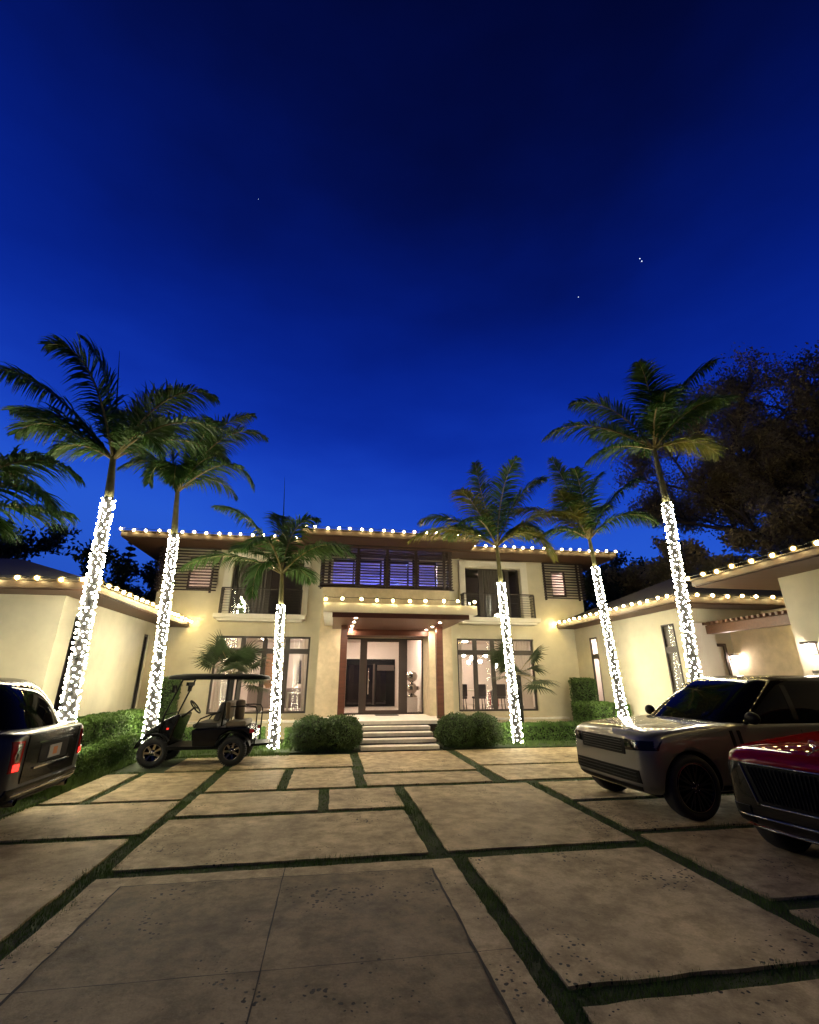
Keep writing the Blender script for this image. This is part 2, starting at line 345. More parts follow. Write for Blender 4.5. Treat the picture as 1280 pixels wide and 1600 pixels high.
SL = [(-2.06, 1.19, 5.97, 7.76), (-2.03, -0.07, 7.95, 9.28), (0.10, 1.23, 7.96, 9.28), (-2.0, -0.82, 9.45, 11.36), (-0.64, 0.58, 9.47, 11.36),
      (0.78, 3.15, 9.5, 10.56), (0.84, 3.22, 10.76, 13.56), (3.48, 7.3, 11.28, 13.62), (3.47, 7.3, 9.58, 11.12), (1.42, 3.72, 5.98, 9.28),
      (3.96, 8.6, 7.95, 9.28), (3.94, 8.6, 6.35, 7.78), (3.92, 7.4, 4.36, 6.17), (3.88, 7.4, 1.6, 4.15), (1.58, 3.69, 3.5, 5.74), (1.57, 3.69, 0.6, 3.31),
      (-7.4, -2.22, 7.17, 8.84), (-7.4, -2.28, 4.0, 7.0), (-3.58, -2.24, 8.98, 11.36), (-4.32, -3.74, 9.0, 11.36), (-5.3, -4.5, 9.0, 10.2),
      (-3.30, -2.22, 11.56, 13.3), (-2.02, 0.62, 11.56, 13.35), (7.6, 9.85, 2.0, 6.17), (7.6, 9.85, 9.5, 11.8), (-7.4, -2.28, 0.4, 3.8), (3.88, 9.85, -3, 1.4), (-7.4, -2.28, -3.5, 0.2), (1.57, 3.69, -3.5, 0.4)]
for s_ in SL: slab(*s_)
slab(-2.1, 1.40, -3.5, 5.76)
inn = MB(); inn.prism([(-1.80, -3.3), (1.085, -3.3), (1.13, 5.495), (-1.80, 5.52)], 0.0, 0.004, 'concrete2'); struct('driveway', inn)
jt = MB()
def strip(a, b, w_, mt='joint', z=0.0085, jit=0.006):
    a = Vector(a); b = Vector(b); n = max(2, int((b - a).length / 0.12)); d = (b - a).normalized(); s_ = Vector((-d.y, d.x))
    L_ = []; R_ = []
    for i in range(n + 1):
        p = a.lerp(b, i / n) + s_ * rnd.uniform(-jit, jit); ww = w_ * rnd.uniform(0.6, 1.3)
        L_.append(p + s_ * ww / 2); R_.append(p - s_ * ww / 2)
    for i in range(n): jt.face([(*R_[i], z), (*R_[i + 1], z), (*L_[i + 1], z), (*L_[i], z)], mt)
strip((-1.80, -3.3), (-1.80, 5.52), 0.020); strip((1.085, -3.3), (1.13, 5.495), 0.022); strip((-1.80, 5.52), (1.13, 5.495), 0.012)
strip((-0.34, 5.74), (-0.36, -3.3), 0.010, jit=0.003); strip((-2.08, 3.97), (1.39, 3.95), 0.007, jit=0.003)
struct('driveway_joints', jt)
# turf blades in the seams near the camera and in the lawns
def blades(mb_, x0, x1, y0, y1, dens, h0, h1, wd=0.006, z=-0.022, mt='blade'):
    n = int((x1 - x0) * (y1 - y0) * dens)
    for _ in range(n):
        x = rnd.uniform(x0, x1); y = rnd.uniform(y0, y1); h = rnd.uniform(h0, h1) * max(0.35, 1.0 + 1.1 * noise.noise(Vector((x * 2.3, y * 2.3, 0.5)))); a = rnd.uniform(0, 2 * PI); l = rnd.uniform(0, 0.6) * h; b = rnd.uniform(0, 2 * PI)
        dx, dy = math.cos(a) * wd / 2, math.sin(a) * wd / 2
        mb_.face([(x - dx, y - dy, z), (x + dx, y + dy, z), (x + l * math.cos(b), y + l * math.sin(b), z + h)], mt)
gb = MB()
for (x0, x1, y0, y1, dd) in [(-2.30, -2.02, 2.6, 8.9, 2600), (-2.30, -2.0, 8.9, 13.4, 1400), (-2.1, 3.9, 5.74, 5.99, 2600), (1.38, 1.60, 2.4, 5.76, 3200), (1.56, 3.9, 3.29, 3.52, 3200),
                         (1.17, 1.44, 5.97, 9.4, 1800), (-2.1, 1.2, 7.74, 7.98, 1800), (3.67, 3.97, 2.0, 9.4, 1800), (-2.1, 7, 9.26, 9.52, 1100), (-0.08, 0.11, 7.9, 9.3, 1300), (-0.84, -0.63, 9.4, 11.4, 1000),
                         (0.57, 0.86, 9.4, 13.6, 900), (-4.4, 0.8, 11.34, 11.58, 900), (3.14, 3.5, 9.4, 13.6, 900), (3.7, 7, 6.15, 6.38, 1300), (3.7, 7, 7.76, 7.97, 1200), (3.8, 7, 4.14, 4.38, 1500),
                         (-7, -2.2, 6.98, 7.19, 1300), (-7, -2.2, 8.82, 9.02, 1000), (-3.76, -3.56, 9, 11.4, 900), (-4.52, -4.3, 9, 11.4, 900), (0.8, 3.2, 10.54, 10.78, 900), (3.2, 7, 11.1, 11.3, 800)]:
    blades(gb, x0, x1, y0, y1, dd * 1.15, 0.016, 0.042, 0.007)
o = gb.build('seam_turf'); tag(o, 'dark green turf strips growing in the joints between the concrete driveway slabs', 'grass'); o['kind'] = 'stuff'
lb = MB()
lb.prism([(-5.6, 6.2), (-4.36, 7.6), (-4.36, 13.2), (-2.9, 13.62), (-0.2, 13.62), (-0.2, 16.6), (-6.4, 16.6)], -0.02, 0.02, 'turf')
lb.prism([(3.2, 13.7), (9.8, 13.7), (9.8, 16.6), (3.2, 16.6)], -0.02, 0.022, 'turf')
struct('lawn', lb)
lg = MB()
for (x0, x1, y0, y1, dd) in [(-5.3, -4.30, 7.6, 13.2, 1500), (-4.4, -0.9, 13.2, 14.6, 900), (5.0, 8.9, 13.64, 14.7, 900)]:
    blades(lg, x0, x1, y0, y1, dd, 0.04, 0.13, 0.012, 0.0, 'lawn')
o = lg.build('lawn_grass'); tag(o, 'bright green lawn grass edging the driveway before the hedges', 'grass'); o['kind'] = 'stuff'

# ---------------------------------------------------------------- house helpers
class MapMB(MB):       # builds in (u along wall, v into wall, z)
    def __init__(s, fn): super().__init__(); s.fn = fn
    def b(s, u0, u1, v0, v1, z0, z1, mt):
        p = s.fn(u0, v0); q = s.fn(u1, v1); s.box(p[0], q[0], p[1], q[1], z0, z1, mt)
FY = lambda Y: (lambda u, v: (u, Y + v))
FXR = lambda X: (lambda u, v: (X + v, u))       # wall facing -X
FXL = lambda X: (lambda u, v: (X - v, u))       # wall facing +X
def wall(mb_, u0, u1, z0, z1, th, ops, mt, v0=0.0):
    us = sorted({u0, u1, *[o_[0] for o_ in ops], *[o_[1] for o_ in ops]}); us = [u for u in us if u0 <= u <= u1]
    for a, b in zip(us, us[1:]):
        zs = [(z0, z1)]
        for (p, q, r, s_) in ops:
            if p < b - 1e-6 and q > a + 1e-6:
                n_ = []
                for (c, d) in zs:
                    if s_ <= c or r >= d: n_.append((c, d)); continue
                    if r > c: n_.append((c, r))
                    if s_ < d: n_.append((s_, d))
                zs = n_
        for c, d in zs: mb_.b(a, b, v0, v0 + th, c, d, mt)
def window(fn, par, u0, u1, z0, z1, mull=(), trans=None, v=0.10, fw=0.07, mw=0.085, name='window', mt='bronze', dep=0.07, extra=None):
    f = MapMB(fn)
    f.b(u0, u0 + fw, v, v + dep, z0, z1, mt); f.b(u1 - fw, u1, v, v + dep, z0, z1, mt)
    f.b(u0 + fw, u1 - fw, v, v + dep, z1 - fw, z1, mt); f.b(u0 + fw, u1 - fw, v, v + dep, z0, z0 + fw, mt)
    for x in mull: f.b(x - mw, x + mw, v + 0.004, v + dep - 0.004, z0 + fw, z1 - fw, mt)
    if trans:
        xs = [u0 + fw] + [x for x in mull] + [u1 - fw]
        for i, (a, b) in enumerate(zip(xs, xs[1:])):
            f.b(a + (mw if i > 0 else 0), b - (mw if i < len(xs) - 2 else 0), v + 0.008, v + dep - 0.008, trans - 0.09, trans + 0.09, mt)
    o = f.build(name, par)
    if par.type == 'EMPTY': o.location = -par.location
    p = MapMB(fn); p.b(u0 + fw * 0.5, u1 - fw * 0.5, v + dep * 0.45, v + dep * 0.55, z0 + fw * 0.5, z1 - fw * 0.5, 'glass'); p.build('pane', o)
    return o
def part(name, mb_, par, **kw):
    o = mb_.build(name, par, **kw)
    if par.type == 'EMPTY': o.location = -par.location
    return o
def room(x0, x1, y0, y1, z0, z1, wm='room', fm='roomfloor', side=True):
    r = MB()
    r.face([(x0, y0, z0), (x1, y0, z0), (x1, y1, z0), (x0, y1, z0)], fm); r.face([(x0, y0, z1), (x0, y1, z1), (x1, y1, z1), (x1, y0, z1)], wm)
    r.face([(x0, y1, z0), (x1, y1, z0), (x1, y1, z1), (x0, y1, z1)], wm); 
    if side: r.face([(x0, y0, z0), (x0, y1, z0), (x0, y1, z1), (x0, y0, z1)], wm)
    else: r.face([(x0, y0, z0), (x0, y0, z1), (x1, y0, z1), (x1, y0, z0)], wm)
    r.face([(x1, y0, z0), (x1, y0, z1), (x1, y1, z1), (x1, y1, z0)], wm)
    return r
def hip(mb_, x0, x1, y0, y1, z, slope, mt):
    w_, d_ = x1 - x0, y1 - y0; h = min(w_, d_) / 2; zt = z + h * slope
    if w_ > d_: A, B = (x0 + h, (y0 + y1) / 2, zt), (x1 - h, (y0 + y1) / 2, zt)
    else: A, B = ((x0 + x1) / 2, y0 + h, zt), ((x0 + x1) / 2, y1 - h, zt)
    c = [(x0, y0, z), (x1, y0, z), (x1, y1, z), (x0, y1, z)]
    if w_ > d_:
        mb_.face([c[0], c[1], B, A], mt); mb_.face([c[1], c[2], B], mt); mb_.face([c[2], c[3], A, B], mt); mb_.face([c[3], c[0], A], mt)
    else:
        mb_.face([c[0], c[1], A], mt); mb_.face([c[1], c[2], B, A], mt); mb_.face([c[2], c[3], B], mt); mb_.face([c[3], c[0], A, B], mt)
def eave(mb_, x0, x1, y0, y1, zs, zt, slope, tiles=True, sof='soffit'):
    mb_.box(x0 + 0.03, x1 - 0.03, y0 + 0.03, y1 - 0.03, zs, zs + 0.03, sof)          # soffit boards
    mb_.box(x0, x1, y0, y1, zs + 0.03, zt, 'fascia')
    mb_.box(x0 - 0.04, x1 + 0.04, y0 - 0.04, y1 + 0.04, zt, zt + 0.035, 'rooftile')
    hip(mb_, x0 - 0.04, x1 + 0.04, y0 - 0.04, y1 + 0.04, zt + 0.037, slope, 'rooftile')

# ---------------------------------------------------------------- main house
H = thing('house', 'two storey cream stucco house with louvred bay above its wooden entrance canopy', 'house', (1.97, 18, 0))
wl = MapMB(FY(18.0))
OPS = [(-4.13, -0.78, 0.68, 3.30), (4.82, 7.97, 0.68, 3.32), (-3.84, -1.21, 4.05, 6.11), (5.23, 7.61, 4.1, 6.16), (-5.45, -4.55, 4.95, 6.15), (9.02, 9.70, 5.05, 6.16),
       (0.50, 3.47, 0.62, 3.28), (-0.1, 4.1, 5.03, 6.30)]
wall(wl, -6.4, 10.35, 0.0, 6.52, 0.25, OPS, 'stucco')
wl.box(-6.4, -6.15, 18.25, 26, 0, 6.52, 'stucco'); wl.box(10.10, 10.35, 18.25, 26, 0, 6.52, 'stucco'); wl.box(-6.4, 10.35, 26, 26.25, 0, 6.52, 'stucco')
wl.box(-6.15, 10.10, 18.25, 26, 3.62, 3.85, 'stucco')
part('wall', wl, H)
rf = MB(); eave(rf, -7.5, 11.4, 16.8, 27.3, 6.50, 6.70, 0.22); part('roof', rf, H)
rf = MB(); eave(rf, -1.27, 5.22, 15.8, 20.5, 6.58, 6.79, 0.2); part('roof', rf, H)
# entrance bay: coral stone piers and parapet
pr = MB()
pr.box(-0.45, 0.42, 17.0, 18.0, 0, 3.86, 'coral'); part('stone_pier', pr, H)
pr = MB(); pr.box(3.50, 4.36, 17.0, 18.0, 0, 3.86, 'coral'); part('stone_pier', pr, H)
pr = MB(); pr.box(-0.42, 4.33, 17.0, 17.22, 3.863, 5.0, 'coral'); pr.box(-0.42, -0.2, 17.22, 18, 3.863, 5.0, 'coral'); pr.box(4.11, 4.33, 17.22, 18, 3.863, 5.0, 'coral')
pr.box(-0.2, 4.11, 17.22, 18, 3.863, 4.0, 'coral'); part('parapet', pr, H)
cp = MB(); cp.box(0.42, 3.50, 17.02, 18.0, 3.30, 3.86, 'redwood'); part('door_header', cp, H)
def louver(par, u0, u1, z0, z1, fn, posts, v=-0.06, pitch=0.11, sl=0.05, rails=(), pw=0.05):
    l = MapMB(fn); z = z0 + 0.06
    while z < z1: l.b(u0, u1, v - 0.03, v + 0.05, z, z + sl, 'louver'); z += pitch
    for p in posts: l.b(p - pw, p + pw, v + 0.053, v + 0.11, z0, z1, 'louver')
    for r in rails: l.b(u0, u1, v + 0.053, v + 0.105, r - 0.05, r + 0.05, 'louver')
    return l
bay = louver(None, -0.55, 4.45, 5.02, 6.52, FY(17.0), (-0.45, -0.22), pitch=0.106, sl=0.038, rails=(6.26, 5.06))
for a, b in ((0.72, 0.92), (1.80, 2.05), (2.90, 3.16)): bay.b(a, b, -0.006, 0.06, 5.11, 6.21, 'louver')
for p in (0.82, 1.92, 3.03, 4.12, 4.34): bay.b(p - 0.05, p + 0.05, -0.10, -0.006, 5.0, 6.52, 'louver')
for k in range(14):                      # returns on both sides of the bay
    z = 5.08 + k * 0.106
    bay.box(-0.56, -0.52, 17.06, 17.95, z, z + 0.038, 'louver'); bay.box(4.42, 4.47, 17.06, 17.95, z, z + 0.038, 'louver')
bay.box(-0.60, 4.50, 16.93, 17.10, 4.985, 5.02, 'louver'); part('louver_screen', bay, H)
for (a, b) in ((-0.16, 0.74), (0.90, 1.82), (2.03, 2.92), (3.14, 4.06)):
    window(FY(18.0), H, a, b, 5.03, 6.30, v=0.02)
# corner louvre screens of the upper storey
def corner(u0, u1, wrapx, z0, z1):
    l = louver(None, u0, u1, z0, z1, FY(18.0), [u0 + 0.08, u1 - 0.22], v=-0.12, pitch=0.112, sl=0.040, pw=0.035)
    z = z0 + 0.06; xa, xb = (wrapx - 0.10, wrapx - 0.04) if wrapx < 0 else (wrapx + 0.04, wrapx + 0.10)
    while z < z1: l.box(xa, xb, 17.92, 19.6, z, z + 0.040, 'louver'); z += 0.112
    part('louver_screen', l, H)
corner(-6.45, -4.35, -6.42, 4.82, 6.50); corner(8.62, 10.42, 10.38, 4.90, 6.48)
window(FY(18.0), H, -5.45, -4.55, 4.95, 6.15); window(FY(18.0), H, 9.02, 9.70, 5.05, 6.16)
# ground floor windows
window(FY(18.0), H, -4.13, -0.78, 0.68, 3.30, mull=(-3.17, -2.40, -1.60), trans=2.78)
window(FY(18.0), H, 4.82, 7.97, 0.68, 3.32, mull=(5.56, 6.28, 7.08), trans=2.80)
# french windows of the balconies with surround, ledge and railing
for (x0, x1, z0, z1, sl, sr, l0, l1, r0, r1, ms) in ((-3.84, -1.21, 4.05, 6.11, -4.12, -0.98, -4.2, -1.0, -4.02, -1.2, (-2.5,)), (5.23, 7.61, 4.1, 6.16, 4.98, 7.90, 4.8, 8.1, 5.0, 7.9, (5.95, 7.1))):
    window(FY(18.0), H, x0, x1, z0, z1, mull=ms, v=0.12)
    s_ = MB(); s_.box(sl, x0, 17.86, 18.0, z0, z1 + 0.26, 'white'); s_.box(x1, sr, 17.86, 18.0, z0, z1 + 0.26, 'white'); s_.box(x0, x1, 17.86, 18.0, z1, z1 + 0.26, 'white'); part('window_surround', s_, H)
    s_ = MB(); s_.box(l0, l1, 17.36, 18.0, z0 - 0.19, z0 - 0.03, 'white'); s_.box(l0 + 0.12, l1 - 0.12, 17.45, 18.0, z0 - 0.27, z0 - 0.193, 'white'); part('balcony_ledge', s_, H)
    r = MB()
    for k in range(9): z = z0 + 0.06 + k * 0.095; r.box(r0, r1, 17.425, 17.437, z, z + 0.012, 'bronze')
    r.box(r0, r1, 17.41, 17.452, z0 + 0.87, z0 + 0.91, 'bronze')
    for x in (r0, (r0 + r1) / 2, r1): r.box(x - 0.02, x + 0.02, 17.40, 17.44, z0 - 0.03, z0 + 0.87, 'bronze')
    for x in (r0, r1):
        r.box(x - 0.02, x + 0.02, 17.453, 17.86, z0 + 0.87, z0 + 0.91, 'bronze')
        for k in range(4): r.box(x - 0.012, x + 0.012, 17.50 + k * 0.09, 17.512 + k * 0.09, z0 - 0.03, z0 + 0.87, 'bronze')
        for k in range(7): z = z0 + 0.07 + k * 0.115; r.box(x - 0.010, x + 0.010, 17.454, 17.85, z, z + 0.014, 'bronze')
    part('railing', r, H)
# entrance canopy
cn = MB(); cn.box(-0.28, 4.22, 13.30, 17.0, 3.60, 3.86, 'white'); part('canopy', cn, H)
cn = MB(); cn.box(0.0, 3.96, 13.42, 16.995, 3.50, 3.597, 'redwood')
cn.box(-0.02, 3.98, 13.36, 13.417, 3.46, 3.595, 'redwood'); part('canopy_ceiling', cn, H)
for x in (0.40, 3.62):
    c_ = MB(); c_.box(x - 0.11, x + 0.11, 15.75, 15.97, 0.625, 3.497, 'redwood'); bevel(part('column', c_, H), 0.01)
# porch and steps
pf = MB(); pf.box(0.42, 3.50, 15.2, 18.15, 0.52, 0.62, 'limestone'); pf.box(-0.45, 0.40, 15.55, 17.0, 0.30, 0.618, 'limestone'); pf.box(3.52, 4.36, 15.55, 17.0, 0.30, 0.618, 'limestone'); part('porch_floor', pf, H)
for k in range(4):
    z = 0.115 + k * 0.125; y = 13.62 + k * 0.40
    s_ = MB(); s_.box(0.92, 3.06 + 0.0, y, y + 0.46, z - 0.092, z, 'limestone'); bevel(part('step', s_, H), 0.008)
ur = MB(); ur.prism([(1.0, 13.8), (3.0, 13.8), (3.0, 15.3), (1.0, 15.3)], -0.02, 0.035, 'soil'); 
ur.box(1.0, 3.0, 14.5, 15.25, 0.036, 0.16, 'soil'); ur.box(1.0, 3.0, 14.9, 15.25, 0.161, 0.28, 'soil')
ur.box(0.45, 3.47, 15.26, 17.9, 0.0, 0.517, 'soil'); part('step_base', ur, H)
# entrance glazing
dg = window(FY(18.0), H, 0.50, 3.47, 0.62, 3.28, mull=(), v=0.02, fw=0.05, name='entrance_glazing')
for a, b in ((1.08, 1.25), (2.62, 2.86)): ent = MB(); ent.box(a, b, 18.0, 18.085, 0.67, 3.23, 'bronze'); ent.build('mullion', dg)
dr = MB()
dr.box(1.25, 1.34, 18.005, 18.06, 0.66, 3.23, 'fascia'); dr.box(2.54, 2.62, 18.005, 18.06, 0.66, 3.23, 'fascia'); dr.box(1.34, 2.54, 18.005, 18.06, 3.15, 3.23, 'fascia'); dr.box(1.34, 2.54, 18.005, 18.06, 0.66, 0.76, 'fascia')
d_o = part('door', dr, H); hd = MB(); hd.tube([(1.40, 17.93, 1.3), (1.40, 17.93, 2.2)], 0.016, 'chrome', 8); hd.box(1.39, 1.41, 17.93, 18.01, 1.38, 1.40, 'chrome'); hd.box(1.39, 1.41, 17.93, 18.01, 2.1, 2.12, 'chrome'); hd.build('door_handle', d_o)
# plinth planters
pl = MB(); pl.box(-4.6, -0.46, 16.6, 18.0, 0, 0.50, 'coral'); pl.box(-4.64, -0.47, 16.55, 16.75, 0.503, 0.56, 'limestone'); part('planter', pl, H)
pl = MB(); pl.box(4.40, 8.4, 16.6, 18.0, 0, 0.50, 'coral'); pl.box(4.40, 8.44, 16.55, 16.75, 0.503, 0.56, 'limestone'); part('planter', pl, H)
# rooms behind the glass
part('living_room', room(-4.9, 0.30, 18.26, 24.5, 0.64, 3.55), H)
part('dining_room', room(3.75, 9.2, 18.26, 24.0, 0.64, 3.55), H)
fy = room(0.42, 3.62, 18.16, 23.0, 0.62, 3.50)
part('foyer', fy, H)
bd = MB(); bd.box(0.75, 3.05, 22.90, 22.96, 0.64, 2.72, 'trim')
for a, b in ((0.82, 1.42), (1.50, 2.08), (2.16, 2.62)): bd.box(a, b, 22.86, 22.895, 0.74, 2.45, 'darkglass')
bd.box(2.0, 2.08, 22.80, 22.85, 0.7, 2.5, 'bronze'); bd.box(2.2, 3.0, 22.80, 22.85, 2.2, 2.45, 'bronze'); part('garden_door', bd, H)
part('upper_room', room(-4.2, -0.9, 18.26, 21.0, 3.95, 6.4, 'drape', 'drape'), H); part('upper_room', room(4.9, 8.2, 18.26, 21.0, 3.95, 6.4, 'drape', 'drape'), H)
part('upper_room', room(-5.9, -4.3, 18.26, 20.5, 3.95, 6.45), H); part('upper_room', room(8.4, 10.0, 18.26, 20.5, 3.95, 6.45), H)
M['blueroom'] = mat('lavender_paint', (0.46, 0.45, 0.68), 0.8)
part('upper_room', room(-0.6, 4.6, 18.26, 21.2, 3.95, 6.45, 'blueroom', 'roomfloor'), H)
# lit lamps in the rooms
def lampdisc(x, y, z, r, mt, name='ceiling_lamp', label='', cat='lamp', group=None):
    l = MB(); l.lathe([(0.0, 0.0), (r, 0.0), (r, 0.02), (r * 1.15, 0.02), (r * 1.15, 0.03)], mt, 14, c=(0, 0, -0.032)); l.mats[0] = M[mt] if isinstance(mt, str) else mt
    o = put(name, l.data(name), None, (x, y, z)); return tag(o, label, cat, group)
for x, y in ((-3.7, 19.6), (-2.4, 19.6), (-1.1, 19.6), (-3.0, 22.4), (-1.2, 22.4)):
    lampdisc(x, y, 3.55, 0.11, 'roomlamp', label='round recessed lamp in the living room ceiling behind the left window', group='living room ceiling lamps')
for x, y in ((4.6, 22.2), (6.4, 22.4), (8.2, 20.0)):
    lampdisc(x, y, 3.55, 0.11, 'roomlamp', label='round recessed lamp in the dining room ceiling behind the right window', group='dining room ceiling lamps')
for x, y in ((0.75, 18.9), (0.75, 19.8), (0.75, 20.7), (2.7, 19.6), (3.2, 18.9), (1.9, 21.5)):
    lampdisc(x, y, 3.50, 0.09, 'roomlamp', label='round recessed lamp in the white foyer ceiling behind the entrance glass', group='foyer ceiling lamps')
M['bluelamp'] = emis('blue_lamp', (0.12, 0.20, 1.0), 700.0); M['pinklamp'] = emis('pink_lamp', (1.0, 0.72, 0.60), 240.0); M['dimlamp'] = emis('dim_lamp', (1.0, 0.74, 0.56), 34.0)
for x in (1.3, 2.5): lampdisc(x, 18.46, 6.44, 0.16, 'bluelamp', label='blue lamp glowing in the middle of the louvred bay room', group='blue bay lamps')
lampdisc(0.2, 18.46, 6.44, 0.15, 'pinklamp', label='pinkish lamp at the left end of the louvred bay room', cat='lamp'); lampdisc(3.8, 18.46, 6.44, 0.13, 'pinklamp', label='pinkish lamp at the right end of the louvred bay room', cat='lamp')
lampdisc(-5.0, 18.8, 6.44, 0.13, 'pinklamp', label='lamp in the room behind the left corner louvres', cat='lamp'); lampdisc(9.3, 18.8, 6.44, 0.13, 'pinklamp', label='lamp in the room behind the right corner louvres', cat='lamp')
lampdisc(-2.6, 20.2, 6.39, 0.06, 'dimlamp', label='dim lamp in the room behind the left balcony', cat='lamp'); lampdisc(6.6, 20.2, 6.39, 0.07, 'dimlamp', label='dim lamp in the room behind the right balcony', cat='lamp')
# curtains
def curtain(name, x0, x1, y, z0, z1, mt, label, taper=0.0):
    c = MB(); n = max(8, int((x1 - x0) / 0.03)); vs = []; 
    for j in range(5):
        t = j / 4
        for i in range(n + 1):
            u = i / n; xx = x0 + (x1 - x0) * (u * (1 - taper * (1 - t)) if taper >= 0 else 1 - (1 - u) * (1 + taper * (1 - t))); vs.append((xx, y + 0.035 * math.sin(i * 1.45 + j * 0.15), z0 + (z1 - z0) * t))
    fs = [(j * (n + 1) + i, j * (n + 1) + i + 1, (j + 1) * (n + 1) + i + 1, (j + 1) * (n + 1) + i) for j in range(4) for i in range(n)]
    c.mesh(vs, fs, mt, True); o = c.build(name); tag(o, label, 'curtain'); return o
curtain('curtain', -4.08, -3.30, 18.42, 0.66, 3.48, 'curtain', 'long pleated beige curtain at the left side of the living room window', 0.15)
curtain('curtain', -1.12, -0.80, 18.42, 0.66, 3.48, 'curtain', 'narrow gathered curtain at the right side of the living room window', -0.45)
curtain('curtain', 4.86, 5.16, 18.42, 0.66, 3.48, 'curtain', 'narrow gathered curtain at the left side of the dining room window', 0.3)
curtain('curtain', 7.30, 7.94, 18.42, 0.66, 3.48, 'curtain', 'wide tied curtain at the right side of the dining room window', -0.4)
curtain('curtain', -3.80, -2.60, 18.36, 4.0, 6.2, 'drape', 'closed grey drape behind the left balcony door')
curtain('curtain', 5.99, 7.06, 18.36, 4.05, 6.2, 'drape', 'closed grey drape behind the right balcony door')
# ---------------------------------------------------------------- left wing
WL = thing('house_wing', 'single storey cream wing with bulb-trimmed tiled roof at the left of the driveway', 'building', (-8.5, 14, 0))
f = MapMB(FXL(-5.9)); wall(f, 11.35, 18.0, 0, 3.56, 0.25, [(11.95, 12.85, 0.35, 3.22), (16.25, 16.75, 0.6, 3.18)], 'stucco')
f.box(-13, -6.15, 11.35, 11.6, 0, 3.56, 'stucco'); part('wall', f, WL)
window(FXL(-5.9), WL, 11.95, 12.85, 0.35, 3.22, v=0.06); window(FXL(-5.9), WL, 16.25, 16.75, 0.6, 3.18, v=0.06)
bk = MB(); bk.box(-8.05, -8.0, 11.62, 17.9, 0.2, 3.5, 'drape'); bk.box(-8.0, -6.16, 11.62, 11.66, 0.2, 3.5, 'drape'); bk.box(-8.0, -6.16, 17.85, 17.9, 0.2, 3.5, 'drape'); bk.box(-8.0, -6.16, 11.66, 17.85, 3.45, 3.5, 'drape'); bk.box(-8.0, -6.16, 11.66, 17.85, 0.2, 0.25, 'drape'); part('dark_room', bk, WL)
nw = MB(); nw.box(-8.6, -7.72, 11.335, 11.349, 1.2, 3.0, 'bronze'); nw.box(-8.52, -7.80, 11.325, 11.334, 1.28, 2.92, 'darkglass'); part('window', nw, WL)
rf = MB(); eave(rf, -14.0, -5.1, 10.6, 17.99, 3.56, 3.74, 0.33); part('roof', rf, WL)

# ---------------------------------------------------------------- right wing
WR = thing('house_wing', 'single storey cream wing with tall narrow windows at the right of the main house', 'building', (12, 15, 0))
f = MapMB(FXR(9.8)); wall(f, 11.95, 18.0, 0, 3.74, 0.25, [(16.42, 16.92, 0.75, 3.30), (12.25, 12.80, 0.6, 3.34)], 'stucco')
f.box(10.05, 16, 11.95, 12.15, 3.36, 3.74, 'stucco'); part('wall', f, WR)
for (a, b, z0, z1) in ((16.42, 16.92, 0.75, 3.30), (12.25, 12.80, 0.6, 3.34)): window(FXR(9.8), WR, a, b, z0, z1, trans=2.62, v=-0.012, dep=0.05, fw=0.05)
part('narrow_room', room(10.06, 11.5, 16.1, 17.3, 0.4, 3.6, side=False), WR); part('narrow_room', room(10.06, 11.0, 12.17, 12.95, 0.4, 3.6, side=False), WR)
rc = MB(); rc.box(10.05, 12.5, 13.2, 13.4, 0, 3.70, 'white'); part('entry_wall', rc, WR)
rc = MB(); rc.box(12.5, 12.8, 9.2, 13.4, 0, 3.70, 'coral'); part('stone_wall', rc, WR)
rc = MB(); rc.box(10.05, 12.5, 12.16, 13.2, 3.40, 3.46, 'white'); part('entry_ceiling', rc, WR)
dd = MB(); dd.box(11.18, 11.27, 13.10, 13.2, 0.3, 2.86, 'fascia'); dd.box(12.08, 12.17, 13.10, 13.2, 0.3, 2.86, 'fascia'); dd.box(11.27, 12.08, 13.10, 13.2, 2.77, 2.86, 'fascia'); dd.box(11.27, 12.08, 13.14, 13.19, 0.3, 2.77, 'white'); part('door', dd, WR)
rf = MB(); eave(rf, 9.03, 16.5, 11.1, 17.99, 3.74, 3.92, 0.42); part('roof', rf, WR)
pb = MB(); pb.box(10.55, 10.75, 9.1, 11.94, 3.02, 3.25, 'beam')
k = 0
while k < 17: pb.box(10.42, 12.4, 9.18 + k * 0.165, 9.25 + k * 0.165, 3.255, 3.33, 'beam'); k += 1
part('pergola', pb, WR)
for z0, x, y in ((3.55, 10.6, 16.7), (3.55, 10.4, 12.55)):
    lampdisc(x, y, z0, 0.16, emis('wing_lamp', (1.0, 0.82, 0.74), 1300.0), label='lamp inside the right wing behind its %s tall narrow window' % ('far' if y > 15 else 'near'), cat='lamp')
curtain_r = MB(); 
for (a, b, l) in ((16.42, 16.92, 'pale sheer curtain behind the far narrow window of the right wing'), (12.25, 12.80, 'pale sheer curtain behind the near narrow window of the right wing')):
    c = MB(); n = 24; vs = [(9.875 + 0.012 * math.sin(i * 1.5), a + 0.01 + (b - a - 0.02) * i / n, z) for z in (0.78 if a > 14 else 0.63, 3.29) for i in range(n + 1)]
    c.mesh(vs, [(i, i + 1, n + 2 + i, n + 1 + i) for i in range(n)], 'curtain', True); tag(c.build('curtain'), l, 'curtain')

